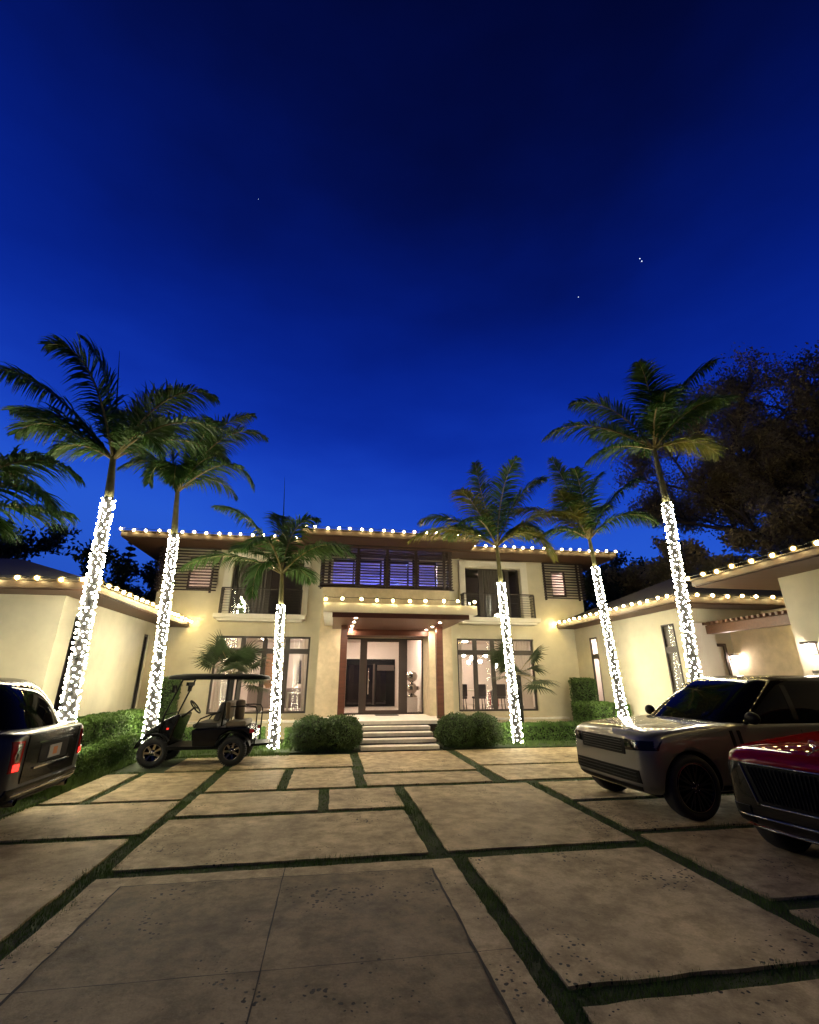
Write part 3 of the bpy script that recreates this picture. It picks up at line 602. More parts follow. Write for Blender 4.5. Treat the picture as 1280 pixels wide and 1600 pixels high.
# ---------------------------------------------------------------- garage block, near right
WB = thing('garage', 'cream garage block with wooden soffit and bulbs along its eave behind the parked cars', 'building', (12, 4, 0))
f = MB(); f.box(9.9, 16, -3, 8.80, 0, 3.96, 'stucco'); part('wall', f, WB)
rf = MB(); eave(rf, 8.85, 16.4, -3.5, 10.15, 3.96, 4.13, 0.2); part('roof', rf, WB)
f = MB(); f.box(9.885, 9.899, -3, 8.6, 1.93, 1.98, 'bronze'); part('wall_reveal', f, WB)

def sconce(x, y, z, nx, ny, label):
    t = thing('wall_lamp', label, 'wall lamp', (x, y, z)); n = Vector((nx, ny, 0)); s_ = Vector((-ny, nx, 0))
    a = MB(); a.obox(n * 0.02, s_ * 0.07, n * 0.018, Vector((0, 0, 0.13)), 'bronze'); a.obox(n * 0.11 + Vector((0, 0, 0.10)), s_ * 0.10, n * 0.11, Vector((0, 0, 0.02)), 'bronze'); a.build('bracket', t)
    g_ = MB(); g_.sphere((n * 0.12 + Vector((0, 0, -0.02)))[:], 0.085, M['sconce'], 14, 10, (1, 1, 1.15)); g_.build('lamp_globe', t)
M['sconce'] = emis('sconce_glow', (1.0, 0.82, 0.72), L_WALL)
sconce(12.36, 13.19, 2.42, 0, -1, 'small wall lamp with white glow on the white wall beside the recessed door')
sconce(9.89, 8.42, 2.42, -1, 0, 'large glowing wall lamp on the garage block at the right edge')

# ---------------------------------------------------------------- porch downlights
dl = MB(); dl.lathe([(0.0, 0.0), (0.040, 0.0)], 'down', 16); dl.lathe([(0.052, -0.002), (0.075, -0.006), (0.078, 0.004)], 'trim', 16); dld = dl.data('downlight')
for (x, ys, side) in ((0.66, (13.75, 14.8, 15.9, 17.0 - 0.1), 'left'), (3.36, (14.5, 15.7, 16.75), 'right')):
    for y in ys:
        tag(put('downlight', dld, None, (x, y, 3.492)), 'round recessed downlight in the %s row of the red wooden porch ceiling' % side, 'downlight', 'porch downlights, %s row' % side)

# ---------------------------------------------------------------- festoon lights on the eaves
bd_ = MB(); bd_.sphere((0, 0, 0), 0.035, 'bulb', 10, 8); fd = bd_.data('bulb')
gl_ = MB(); gl_.sphere((0, 0, 0), 0.074, 'globe', 14, 10, (1, 1, 0.95)); gd_ = gl_.data('globe')  # emissive shell standing in for the halo round each eave bulb
def festoon(a, b, n, label, drop=0.0):
    a = Vector(a); b = Vector(b); t = thing('string_lights', label, 'string lights', tuple(a)); d = b - a
    c = MB(); pts = []
    for i in range(n):
        p = d * (i / (n - 1)); pts.append(p + Vector((0, 0, 0.05)))
        if i < n - 1: pts.append(p + d * (0.5 / (n - 1)) + Vector((0, 0, 0.035)))
    c.tube(pts, 0.008, 'cable', 5)
    for i in range(n): p = d * (i / (n - 1)); c.lathe([(0.0, 0.075), (0.018, 0.075), (0.020, 0.04)], 'socket', 8, c=tuple(p))
    c.build('cable', t)
    for i in range(n):
        p = d * (i / (n - 1)) + d.normalized() * rnd.uniform(-0.045, 0.045) + Vector((0, 0, rnd.uniform(-0.02, 0.02)))
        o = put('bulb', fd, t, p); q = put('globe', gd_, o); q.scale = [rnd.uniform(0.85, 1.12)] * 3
festoon((-9.0, 10.48, 3.76), (-5.22, 10.48, 3.76), 10, 'row of warm bulbs along the front eave of the left wing')
festoon((-4.98, 10.75, 3.76), (-4.98, 17.80, 3.76), 19, 'row of warm bulbs receding along the side eave of the left wing')
festoon((-7.45, 16.68, 6.74), (-1.45, 16.68, 6.74), 16, 'row of warm bulbs along the left upper eave of the house')
festoon((-1.15, 15.68, 6.84), (5.15, 15.68, 6.84), 17, 'row of warm bulbs along the raised middle eave above the louvred bay')
festoon((5.35, 16.68, 6.74), (11.35, 16.68, 6.74), 16, 'row of warm bulbs along the right upper eave of the house')
festoon((8.91, 17.85, 3.94), (8.91, 11.2, 3.94), 18, 'row of warm bulbs receding along the side eave of the right wing')
festoon((9.25, 10.98, 3.94), (12.9, 10.98, 3.94), 9, 'short row of warm bulbs along the front eave of the right wing')
festoon((8.73, 10.1, 4.17), (8.73, -2.9, 4.17), 29, 'row of large bright bulbs along the garage eave at the right edge')  # near part of the row runs on out of view, added to light the cars
festoon((-0.24, 13.26, 3.965), (4.15, 13.26, 3.965), 10, 'row of ten warm bulbs along the white entrance canopy')

# ---------------------------------------------------------------- palms
def frond(par, P0, P1, P2, lmax, mt, n=84, w_=0.036, droop=0.75):
    mb_ = MB(); P0, P1, P2 = Vector(P0), Vector(P1), Vector(P2); pts = []
    for i in range(15):
        t = i / 14; pts.append(P0 * (1 - t) ** 2 + P1 * 2 * t * (1 - t) + P2 * t * t)
    mb_.tube(pts, [0.032 * (1 - 0.9 * i / 14) + 0.003 for i in range(15)], 'rachis', 5)
    L_ = sum((pts[i + 1] - pts[i]).length for i in range(14)); up = Vector((0, 0, 1))
    for i in range(n):
        t = 0.10 + 0.90 * (i + rnd.uniform(-0.25, 0.25)) / n; t = min(1, max(0.05, t))
        p = P0 * (1 - t) ** 2 + P1 * 2 * t * (1 - t) + P2 * t * t
        tg = ((P1 - P0) * (1 - t) + (P2 - P1) * t).normalized()
        sd = tg.cross(up); sd = sd.normalized() if sd.length > 0.05 else Vector((1, 0, 0))
        nn = sd.cross(tg)
        prof = min(1, 0.35 + 2.6 * (t - 0.05)) * (1 - 0.78 * max(0, (t - 0.45) / 0.55) ** 1.5)
        for s_ in (-1, 1):
            if rnd.random() < 0.03: continue
            ll = lmax * prof * rnd.uniform(0.82, 1.1)
            d = (sd * s_ * rnd.uniform(0.75, 0.95) + tg * (0.45 + 0.45 * t) + nn * rnd.uniform(-0.05, 0.30)).normalized()
            q = p.copy(); vs = []; wv = tg * 0.5 - sd * s_ * 0.2 + nn * rnd.uniform(-0.5, 0.5); wv = (wv - d * wv.dot(d)).normalized()
            dr = droop * rnd.uniform(0.7, 1.4)
            for k in range(4):
                u = k / 3; wd = w_ * (0.7 if k == 0 else 1.0 if k < 2 else 0.75 if k == 2 else 0.06) / 2 * (1.25 if k == 1 else 1)
                vs.append(q - wv * wd); vs.append(q + wv * wd)
                d = (d + Vector((0, 0, -dr * 0.42 * (k + 1) / 2))).normalized(); q = q + d * ll / 3
            mb_.mesh(vs, [(0, 1, 3, 2), (2, 3, 5, 4), (4, 5, 7, 6)], mt)
    return mb_.build('frond', par)
mbu = MB(); mbu.sphere((0, 0, 0), 0.0185, 'mini', 6, 5); mini = mbu.data('mini_bulb')
def spear(par, p, q):
    m_ = MB(); m_.tube([p, p.lerp(q, 0.5), q], [0.03, 0.02, 0.004], 'frond', 6); m_.build('spear_leaf', par)
def palm(label, base, topl, crown, Y, fr, r0=0.15, nb=330, lit=True, k=1.0, lmax=0.84, llabel='', tip=None):
    """base/topl: world points of the trunk foot and top of the lights; crown: px of the crown; fr: fronds (ctrl px, tip px, depth, yellow)"""
    r0 *= 0.70; nb = int(nb * 1.22); base = Vector(base); topl = Vector(topl); cr = atY(*crown, Y)
    t = thing('palm_tree', label, 'palm tree', tuple(base), group='palm trees along the driveway')
    pts = []; rs = []
    for i in range(13):
        u = i / 12; p = base.lerp(topl, u); pts.append(p - base); rs.append(r0 * (1.22 - 0.28 * min(1, u * 2.2) - 0.08 * u) )
    tb = MB(); tb.tube(pts, rs, 'ptrunk', 14); tb.build('trunk', t)
    sp = []; sr = []
    for i in range(9): u = i / 8; sp.append(topl.lerp(cr, u) - base); sr.append(r0 * (0.84 if u < 0.05 else 0.90 - 0.42 * u))
    cs = MB(); cs.tube(sp, sr, 'shaft', 12); cs.build('crownshaft', t)
    sc = (cr - CPOS).dot(CF) / FPX
    ax = (cr - topl).normalized()
    for (c_, t_, dz, ye) in fr:
        def P(px, f_): return (cr - base) + CR * ((px[0] - crown[0]) * sc) - CU * ((px[1] - crown[1]) * sc) + Vector((math.sin(yaw), math.cos(yaw), 0)) * f_
        frond(t, (cr - base) - ax * 0.25, P(c_, dz * 0.45), P(t_, dz), lmax * k, 'yfrond' if ye else 'frond')
    rf_ = random.Random(int(abs(base.x) * 100)); Lm = sum(math.hypot(t_[0] - crown[0], t_[1] - crown[1]) for _, t_, _, _ in fr) / len(fr)
    for i in range(2):
        a = i * PI + rf_.uniform(0, 1.2); ln = Lm * sc * rf_.uniform(0.75, 1.05); hz = Vector((math.cos(a), math.sin(a), 0)); b0 = cr - base
        frond(t, b0 - ax * 0.25, b0 + hz * ln * 0.5 + Vector((0, 0, ln * rf_.uniform(0.35, 0.75))), b0 + hz * ln + Vector((0, 0, ln * rf_.uniform(-0.25, 0.25))), lmax * k * 0.9, 'frond', n=60)
    if tip: spear(t, cr - base, atY(*tip, Y) - base)
    if not lit: return t
    s = thing('string_lights', llabel, 'string lights', tuple(base)); c = MB(); hel = []
    H_ = (topl - base); turns = int(H_.length / 0.16)
    for i in range(turns * 10):
        u = i / (turns * 10); a = 2 * PI * i / 10; rr = r0 * (1.22 - 0.28 * min(1, u * 2.2) - 0.08 * u) + 0.008
        hel.append(H_ * u + Vector((math.cos(a) * rr, math.sin(a) * rr, 0)))
    c.tube(hel, 0.006, 'cable', 4, cap=False); c.build('cable', s)
    bl = []; ga = 2.399963
    for i in range(nb):
        u = (i + 0.5) / nb; u = min(0.999, u + rnd.uniform(-0.006, 0.006)); a = i * ga + rnd.uniform(-0.35, 0.35)
        if i > nb - 14: u = 0.992 - 0.012 * (i % 3); a = i * 2 * PI / 13
        rr = r0 * (1.22 - 0.28 * min(1, u * 2.2) - 0.08 * u) + 0.030 + rnd.uniform(0, 0.012)
        p = H_ * u + Vector((math.cos(a) * rr, math.sin(a) * rr, 0)); n_ = Vector((math.cos(a), math.sin(a), 0)); v = (CPOS - (base + p)).normalized()
        bl.append((n_.dot(v), p))
    fro = [b for b in bl if b[0] > 0.35]; rnd.shuffle(fro); ones = fro[:100]; ids = {id(b) for b in ones}
    for b in ones: put('bulb', mini, s, b[1])
    rest = MB(); mult = 1.0
    for b in bl:
        if id(b) not in ids: rest.sphere(b[1], 0.0185, 'mini', 6, 5)
    o = rest.build('bulbs', s); o['kind'] = 'stuff'
    return t
# (control px, tip px, depth, yellow)
palm('tall palm with the widest crown, standing beside the black SUV', (-4.86, 10.5, 0.0), (-5.10, 10.5, 5.62), (178, 703), 10.5,
     [((172, 560), (119, 517), 0.3, 0), ((79, 575), (-12, 590), -0.3, 0), ((86, 628), (-14, 622), 0.5, 0), ((85, 640), (52, 694), -0.5, 0), ((140, 690), (120, 738), -0.9, 0), ((262, 575), (333, 614), 0.2, 0),
      ((208, 590), (256, 580), 0.9, 0), ((270, 630), (372, 690), -0.3, 0), ((165, 540), (110, 575), -0.8, 0), ((232, 655), (264, 722), -0.5, 0), ((196, 600), (214, 640), 1.4, 0), ((150, 600), (130, 600), 1.2, 0)], 0.155, 410, tip=(187, 548), llabel='string of white bulbs wound round the tall palm trunk beside the black SUV')
palm('palm rising behind the golf cart with one orange-tipped frond', (-4.42, 13.8, 0.05), (-4.73, 13.8, 5.80), (278, 757), 13.8,
     [((350, 640), (414, 680), 0.2, 0), ((320, 640), (385, 626), 0.8, 0), ((372, 690), (402, 768), -0.3, 0), ((252, 700), (246, 766), -0.5, 0), ((255, 650), (252, 640), 0.6, 0), ((328, 665), (342, 668), -0.4, 0), ((288, 700), (296, 782), -1.0, 0),
      ((225, 680), (200, 708), 0.4, 0), ((330, 700), (372, 740), -0.8, 0), ((232, 655), (218, 660), -0.2, 0), ((300, 640), (330, 690), 1.3, 0)], 0.150, 340, llabel='string of white bulbs wound round the palm trunk behind the front of the golf cart')
palm('short palm in front of the left balcony with a frond hanging straight down', (-1.40, 14.3, 0.05), (-1.56, 14.3, 3.91), (441, 884), 14.3,
     [((348, 845), (288, 892), -0.2, 0), ((395, 785), (330, 787), 0.3, 0), ((452, 800), (496, 808), 0.2, 0), ((505, 825), (556, 872), -0.3, 0), ((408, 858), (412, 942), -1.1, 0), ((470, 840), (545, 845), 0.6, 0), ((440, 800), (425, 790), 0.9, 0), ((390, 830), (350, 850), 0.8, 0),
      ((462, 870), (478, 900), 0.9, 0)], 0.125, 215, k=1.0, tip=(445, 746), llabel='string of white bulbs wound round the short palm trunk left of the entrance')
palm('palm right of the entrance with yellowing drooping fronds in front of the right balcony', (5.58, 14.3, 0.05), (5.39, 14.3, 4.81), (775, 843), 14.3,
     [((692, 785), (656, 814), 0.2, 0), ((690, 805), (638, 852), -0.4, 1), ((752, 770), (745, 714), 0.4, 0), ((812, 748), (856, 744), 0.2, 0), ((855, 775), (902, 818), -0.3, 1), ((832, 805), (860, 882), -0.6, 1), ((778, 752), (802, 728), -0.6, 0), ((720, 800), (702, 830), 0.8, 0),
      ((820, 790), (840, 830), 0.9, 0), ((735, 775), (712, 778), -0.7, 1), ((790, 770), (812, 760), 1.0, 0)], 0.135, 270, llabel='string of white bulbs wound round the palm trunk right of the entrance')
palm('slim palm before the right wing with pale upright fronds, between two other lit palms', (8.80, 13.8, 0.05), (8.53, 13.8, 5.35), (919, 832), 13.8,
     [((895, 765), (864, 712), 0.2, 0), ((958, 758), (1008, 742), 0.3, 0), ((968, 780), (1024, 822), -0.2, 0), ((850, 775), (788, 802), 0.2, 1), ((872, 812), (832, 850), -0.4, 0), ((925, 752), (950, 728), 0.7, 0), ((905, 760), (890, 742), -0.5, 0), ((942, 770), (960, 780), 1.0, 0), ((880, 790), (862, 780), -0.8, 1)], 0.135, 265,
     llabel='string of white bulbs wound round the slim palm trunk behind the grey SUV bonnet')
palm('tallest palm at the right with its crown against the dark oak', (8.62, 10.5, 0.0), (8.91, 10.5, 6.39), (1019, 690), 10.5,
     [((905, 640), (848, 690), -0.2, 0), ((955, 605), (898, 620), 0.4, 0), ((1060, 590), (1126, 556), 0.2, 0), ((1115, 605), (1160, 612), 0.5, 0), ((1085, 680), (1106, 724), -0.5, 1), ((950, 690), (910, 730), -0.4, 0), ((1012, 612), (980, 590), -0.7, 0), ((1030, 610), (1004, 650), -1.2, 0),
      ((1040, 600), (1062, 585), 0.9, 0), ((1060, 640), (1095, 650), -0.9, 0), ((985, 650), (940, 655), 0.9, 0)], 0.155, 390, llabel='string of white bulbs wound round the tallest palm trunk at the right')
palm('partly hidden palm at the left edge with only its drooping fronds in view', (-7.6, 9.0, 0.0), (-7.8, 9.0, 4.1), (-70, 770), 9.0,
     [((50, 670), (116, 742), 0.2, 0), ((60, 730), (100, 804), -0.2, 0), ((40, 785), (88, 793), 0.4, 0), ((0, 800), (34, 842), -0.5, 0), ((-120, 680), (-190, 760), 0, 0), ((-80, 680), (-90, 640), 0.2, 0), ((-20, 690), (10, 680), 0.9, 0), ((-140, 760), (-200, 820), -0.5, 0)], 0.14, 170, llabel='string of white bulbs wound round the palm trunk outside the left edge')  # trunk bulbs added out of view to light the black SUV
# ---------------------------------------------------------------- hedges and shrubs
def leaf(mb_, p, n, s, mt):
    n = n.normalized(); a = n.orthogonal().normalized(); b = n.cross(a); t = rnd.uniform(0, 2 * PI)
    u = a * math.cos(t) + b * math.sin(t); v = n.cross(u); 
    mb_.face([p - u * s, p + v * s * 0.45 + n * s * 0.15, p + u * s, p - v * s * 0.45 + n * s * 0.15], mt)
def rv():
    while True:
        v = Vector((rnd.uniform(-1, 1), rnd.uniform(-1, 1), rnd.uniform(-1, 1)))
        if 0.05 < v.length < 1: return v.normalized()
def ball(mb_, c, r, sc, n, s, mt):
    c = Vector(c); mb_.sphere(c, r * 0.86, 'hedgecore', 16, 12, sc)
    for _ in range(n):
        d = rv(); k = 1 + 0.16 * noise.noise(d * 2.4 + c) + 0.07 * noise.noise(d * 7 + c) + rnd.uniform(-0.12, 0.08) + (rnd.uniform(0, 0.14) if rnd.random() < 0.06 else 0)
        leaf(mb_, c + Vector((d.x * sc[0], d.y * sc[1], d.z * sc[2])) * r * k, d + rv() * 0.9, s * rnd.uniform(0.7, 1.2), mt)
def hedge(mb_, x0, x1, y0, y1, z1, dens, s, mt, lump=0.06, z0=0.0):
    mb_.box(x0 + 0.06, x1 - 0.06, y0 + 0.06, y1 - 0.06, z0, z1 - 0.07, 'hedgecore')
    faces = [('z', (x1 - x0) * (y1 - y0)), ('f', (x1 - x0) * (z1 - z0)), ('k', (x1 - x0) * (z1 - z0)), ('l', (y1 - y0) * (z1 - z0)), ('r', (y1 - y0) * (z1 - z0))]
    for f_, A in faces:
        for _ in range(int(A * dens)):
            x, y, z = rnd.uniform(x0, x1), rnd.uniform(y0, y1), rnd.uniform(z0, z1); n = Vector((0, 0, 1))
            if f_ == 'z': z = z1
            elif f_ == 'f': y = y0; n = Vector((0, -1, 0))
            elif f_ == 'k': y = y1; n = Vector((0, 1, 0))
            elif f_ == 'l': x = x0; n = Vector((-1, 0, 0))
            else: x = x1; n = Vector((1, 0, 0))
            p = Vector((x, y, z)); p += n * (lump * noise.noise(p * 3.1) + rnd.uniform(-0.07, 0.035)); p.z = max(0.01, p.z)
            leaf(mb_, p, n + rv() * 1.1, s * rnd.uniform(0.7, 1.25), mt)
for (cs, lab, ) in ((((-0.36, 14.0, 0.40), (0.38, 13.95, 0.42)), 'rounded boxwood bushes left of the entrance steps'), (((3.66, 14.05, 0.42), (4.40, 14.1, 0.41)), 'rounded boxwood bushes right of the entrance steps')):
    for i, c in enumerate(cs):
        mb_ = MB(); ball(mb_, c, 0.54, (1.06, 0.98, 0.84), 7000, 0.034, 'box')
        near = (i == 1) == (c[0] < 2)
        tag(mb_.build('boxwood_bush'), 'clipped round boxwood bush %s the entrance steps on their %s side' % ('next to' if near else 'one away from', 'left' if c[0] < 2 else 'right'), 'bush', lab)
def hd_(lab, cat='hedge', nm='hedge', **k):
    mb_ = MB(); hedge(mb_, **k); tag(mb_.build(nm), lab, cat)
hd_('taller back tier of the long hedge under the left wing wall', x0=-5.55, x1=-4.95, y0=9.6, y1=15.0, z1=0.98, dens=1500, s=0.038, mt='leaf')
hd_('lower front tier of the long hedge beside the left lawn', x0=-4.95, x1=-4.55, y0=9.2, y1=13.6, z1=0.52, dens=1800, s=0.034, mt='leaf')
hd_('low green hedge behind the golf cart under the left window', x0=-4.1, x1=-1.75, y0=14.5, y1=15.1, z1=0.52, dens=1600, s=0.036, mt='leaf')
hd_('low green hedge between the short palm and the boxwoods', x0=-1.15, x1=-0.6, y0=14.6, y1=15.1, z1=0.50, dens=1600, s=0.036, mt='leaf')
hd_('low clipped hedge right of the steps behind the right lawn strip', x0=4.9, x1=8.1, y0=14.75, y1=15.3, z1=0.50, dens=1600, s=0.036, mt='leaf')
hd_('bright green hedge under the far narrow window of the right wing', x0=8.35, x1=9.55, y0=14.6, y1=16.1, z1=1.05, dens=1500, s=0.036, mt='leaf')
hd_('tall square dark shrub in the corner of the house and right wing', 'shrub', 'shrub', x0=8.95, x1=9.65, y0=16.6, y1=17.3, z1=1.80, dens=1500, s=0.036, mt='box')
hd_('tall dark shrub in the corner behind the golf cart', 'shrub', 'shrub', x0=-5.45, x1=-4.75, y0=16.3, y1=16.9, z1=1.85, dens=1500, s=0.036, mt='box')
M['fan'] = mat('fan_palm_leaf', (0.035, 0.060, 0.020), 0.5, var=0.4, vscale=4, trans=0.15)
def fanpalm(label, x, y, z0, z1, leaves, seed):
    r = random.Random(seed); t = thing('fan_palm', label, 'fan palm', (x, y, z0)); tb = MB(); tb.tube([(0, 0, 0), (0.02, 0, (z1 - z0) * 0.5), (0, 0, z1 - z0)], [0.10, 0.09, 0.11], 'ptrunk', 10); tb.build('trunk', t)
    for i in range(leaves):
        a = i * 2.39996 + r.uniform(-0.3, 0.3); el = r.uniform(-0.35, 1.2); d = Vector((math.cos(a) * math.cos(el), math.sin(a) * math.cos(el), math.sin(el)))
        st = Vector((0, 0, z1 - z0)); L_ = r.uniform(0.60, 0.95); hub = st + d * L_ + Vector((0, 0, -0.06)); mb_ = MB(); mb_.tube([st, st + d * L_ * 0.5 + Vector((0, 0, 0.02)), hub], 0.010, 'rachis', 4)
        sd = d.cross(Vector((0, 0, 1))).normalized(); n = sd.cross(d)
        for k in range(26):
            b = (k / 25 - 0.5) * 4.1; e = (d * math.cos(b) + sd * math.sin(b) + n * 0.12 * math.cos(2 * b)).normalized(); ll = r.uniform(0.62, 0.80) * (1 - 0.18 * abs(b) / 2)
            wv = (sd * math.cos(b) - d * math.sin(b)); q = hub.copy(); vs = []
            for j in range(4):
                wd = (0.014, 0.036, 0.022, 0.003)[j]; vs += [q - wv * wd, q + wv * wd]; e = (e + Vector((0, 0, -0.16 * j))).normalized(); q = q + e * ll / 3
            mb_.mesh(vs, [(0, 1, 3, 2), (2, 3, 5, 4), (4, 5, 7, 6)], 'fan')
        mb_.build('fan_leaf', t)
fanpalm('fan palm growing in front of the left ground floor window', -3.0, 15.75, 0.0, 1.95, 15, 3)
fanpalm('fan palm growing in front of the right ground floor window', 6.3, 15.75, 0.0, 1.95, 15, 5)

# ---------------------------------------------------------------- background trees
def tree(label, base, height, spread, nleaf, ls, lm, seed, trunk_r=0.3, sparse=0.0, levels=4, lean=(0, 0), name='broadleaf_tree', start=0.25):
    r = random.Random(seed); t = thing(name, label, 'tree', base); tb = MB(); tips = []
    def grow(p, d, L_, rad, lv):
        pts = [p]; q = p; rs = [rad]
        for k in range(4):
            d = (d + Vector((r.uniform(-1, 1), r.uniform(-1, 1), r.uniform(-0.5, 0.7))) * 0.22).normalized(); q = q + d * L_ / 4; pts.append(q); rs.append(rad * (1 - 0.4 * (k + 1) / 4))
        tb.tube(pts, rs, 'bark', 6 if lv < 2 else 4, cap=False)
        if lv >= levels - 2: tips.extend([(pts[2], lv), (pts[3], lv), (pts[4], lv)])
        if lv < levels:
            for k in range(3 if lv else 5):
                a = r.uniform(0, 2 * PI); s_ = r.uniform(0.5, 1.0); nd = (d * r.uniform(0.3, 0.8) + Vector((math.cos(a) * spread, math.sin(a) * spread, r.uniform(-0.1, 0.5))) * s_).normalized()
                grow(pts[r.choice((2, 3, 4, 4))], nd, L_ * r.uniform(0.55, 0.78), rad * 0.55, lv + 1)
    grow(Vector((0, 0, 0)), Vector((lean[0], lean[1], 1)).normalized(), height * start * 1.3, trunk_r, 0)
    zmax = max(p.z for p, _ in tips); k = height / zmax * 0.96; tb.v = [(a * k, b * k, c * k) for a, b, c in tb.v]; tips = [(p * k, l) for p, l in tips]; tb.build('trunk', t); cb = MB()
    for i in range(nleaf):
        p, lv = r.choice(tips); d = Vector([max(-1.6, min(1.6, r.gauss(0, 1))) for _ in range(3)]) * height * 0.024
        if noise.noise((p + d) * 0.9 + Vector((seed, 0, 0))) < -0.12 + sparse: continue
        leaf(cb, p + d, Vector((r.uniform(-1, 1), r.uniform(-1, 1), r.uniform(-0.3, 1))), ls * r.uniform(0.6, 1.3), lm)
    cb.build('crown', t); return t
tree('huge spreading oak rising behind the right wing and garage', (27.2, 20.5, 0), 18.8, 0.9, 200000, 0.085, 'oakleaf', 21, 0.5, 0.0, 5, start=0.30)
tree('big dark tree beside the oak at the right edge', (29.0, 16.0, 0), 19.5, 1.05, 130000, 0.095, 'oakleaf', 4, 0.45, 0.0, 5, start=0.30)
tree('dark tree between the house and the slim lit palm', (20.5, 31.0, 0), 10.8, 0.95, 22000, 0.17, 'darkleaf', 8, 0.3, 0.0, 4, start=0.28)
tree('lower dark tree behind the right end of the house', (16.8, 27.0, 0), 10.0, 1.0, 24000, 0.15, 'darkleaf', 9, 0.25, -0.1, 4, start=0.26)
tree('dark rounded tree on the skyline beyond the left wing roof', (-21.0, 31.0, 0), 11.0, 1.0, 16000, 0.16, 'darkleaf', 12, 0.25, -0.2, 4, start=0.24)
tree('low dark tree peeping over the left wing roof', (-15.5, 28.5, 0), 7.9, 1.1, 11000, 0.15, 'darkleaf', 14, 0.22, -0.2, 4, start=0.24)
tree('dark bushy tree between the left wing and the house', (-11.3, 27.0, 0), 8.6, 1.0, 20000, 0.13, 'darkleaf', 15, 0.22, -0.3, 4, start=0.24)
tree('low dense dark tree filling the gap under the oak behind the right wing roof', (17.8, 21.5, 0), 9.0, 1.1, 40000, 0.11, 'oakleaf', 31, 0.2, -0.3, 4, start=0.16)
tree('dense dark tree low behind the garage roof at the right edge', (23.5, 16.5, 0), 10.5, 1.1, 50000, 0.11, 'oakleaf', 33, 0.2, -0.3, 4, start=0.16)
def conifer(label, base, h):
    t = thing('conifer_tree', label, 'tree', base); tb = MB(); tb.tube([(0, 0, 0), (0, 0, h)], [0.16, 0.02], 'bark', 7); tb.build('trunk', t); cb = MB(); r = random.Random(3); z = h * 0.35
    while z < h:
        L_ = (h - z) * 0.30 + 0.15
        for k in range(7):
            a = k * 2 * PI / 7 + z; d = Vector((math.cos(a), math.sin(a), 0.15))
            for j in range(46):
                u = r.random(); p = Vector((0, 0, z)) + d * L_ * u + Vector((0, 0, -0.10 * u * u * L_)) + rv() * 0.10 * (1.3 - u)
                leaf(cb, p, rv(), 0.075, 'darkleaf')
        z += 0.42
    cb.build('crown', t)
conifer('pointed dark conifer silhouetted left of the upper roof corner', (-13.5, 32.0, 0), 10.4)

# ---------------------------------------------------------------- stars
st = MB(); st.sphere((0, 0, 0), 1.0, 'star', 8, 6); sdm = st.data('star')
for (px, py, r, lab) in ((1000, 404, 0.95, 'brighter upper star of the close pair above the right palms'), (1003, 408, 1.0, 'lower star of the close pair above the right palms'), (904, 464, 0.75, 'single faint star left of and below the close pair'), (404, 311, 0.42, 'very faint lone star in the upper left sky')):
    d = (CF * FPX + CR * (px - 640) - CU * (py - 800)).normalized(); o = put('star', sdm, None, CPOS + d * 1200); o.scale = (r, r, r); tag(o, lab, 'star')

# ---------------------------------------------------------------- things inside and on the balconies
t = thing('sculpture', 'polished metal abstract sculpture of stacked lobes on a white pedestal inside the foyer', 'sculpture', (3.25, 19.3, 0.62))
a = MB(); a.box(-0.2, 0.2, -0.2, 0.2, 0.0, 0.52, 'pedestal'); a.build('pedestal', t)
a = MB(); a.lathe([(0.0, 0.52), (0.20, 0.53), (0.22, 0.57), (0.12, 0.62), (0.10, 0.66), (0.20, 0.76), (0.23, 0.88), (0.16, 1.00), (0.07, 1.06), (0.08, 1.10), (0.20, 1.18), (0.24, 1.32), (0.18, 1.45), (0.0, 1.50)], 'bronze_art', 20)
a.sphere((-0.24, 0, 0.86), 0.08, 'bronze_art', 12, 8); a.sphere((0.24, 0, 0.86), 0.08, 'bronze_art', 12, 8); a.build('stacked_form', t)
a = MB(); a.box(1.65, 2.45, 17.3, 17.75, 0.622, 0.64, 'bronze'); tag(bevel(a.build('doormat'), 0.004), 'dark doormat lying on the porch before the glass door', 'doormat')
def litplant(label, x, y, z, h, w_, n, mt='mini', col='leaf'):
    t = thing('lit_plant', label, 'decoration', (x, y, z)); r = random.Random(int(x * 7 + 99)); a = MB(); b = MB()
    for _ in range(350): u = r.random(); a_ = r.uniform(0, 2 * PI); rr = w_ * (1 - u * 0.6) * r.random() ** 0.5; leaf(a, Vector((rr * math.cos(a_), rr * math.sin(a_), u * h)), rv(), 0.03, col)
    a.build('foliage', t)
    for _ in range(n):
        u = r.random(); a_ = r.uniform(0, 2 * PI); rr = w_ * (1.05 - u * 0.6); put('bulb', minis, t, (rr * math.cos(a_), rr * math.sin(a_), u * h))
mbs = MB(); mbs.sphere((0, 0, 0), 0.028, emis('mini_soft', COOLW, 16.0), 6, 5); minis = mbs.data('mini_soft')
litplant('small potted plant covered in white bulbs on the left balcony', -3.32, 17.72, 4.03, 0.62, 0.15, 22)
litplant('tiny white-lit plant standing on the right balcony floor', 6.42, 17.70, 4.08, 0.16, 0.14, 8)
litplant('slim white-lit garland against the left end of the right balcony', 5.32, 17.66, 4.08, 0.62, 0.05, 9)
litplant('small cluster of pinkish white lights on the bay parapet behind the louvres', 0.36, 17.75, 5.06, 0.16, 0.20, 6)
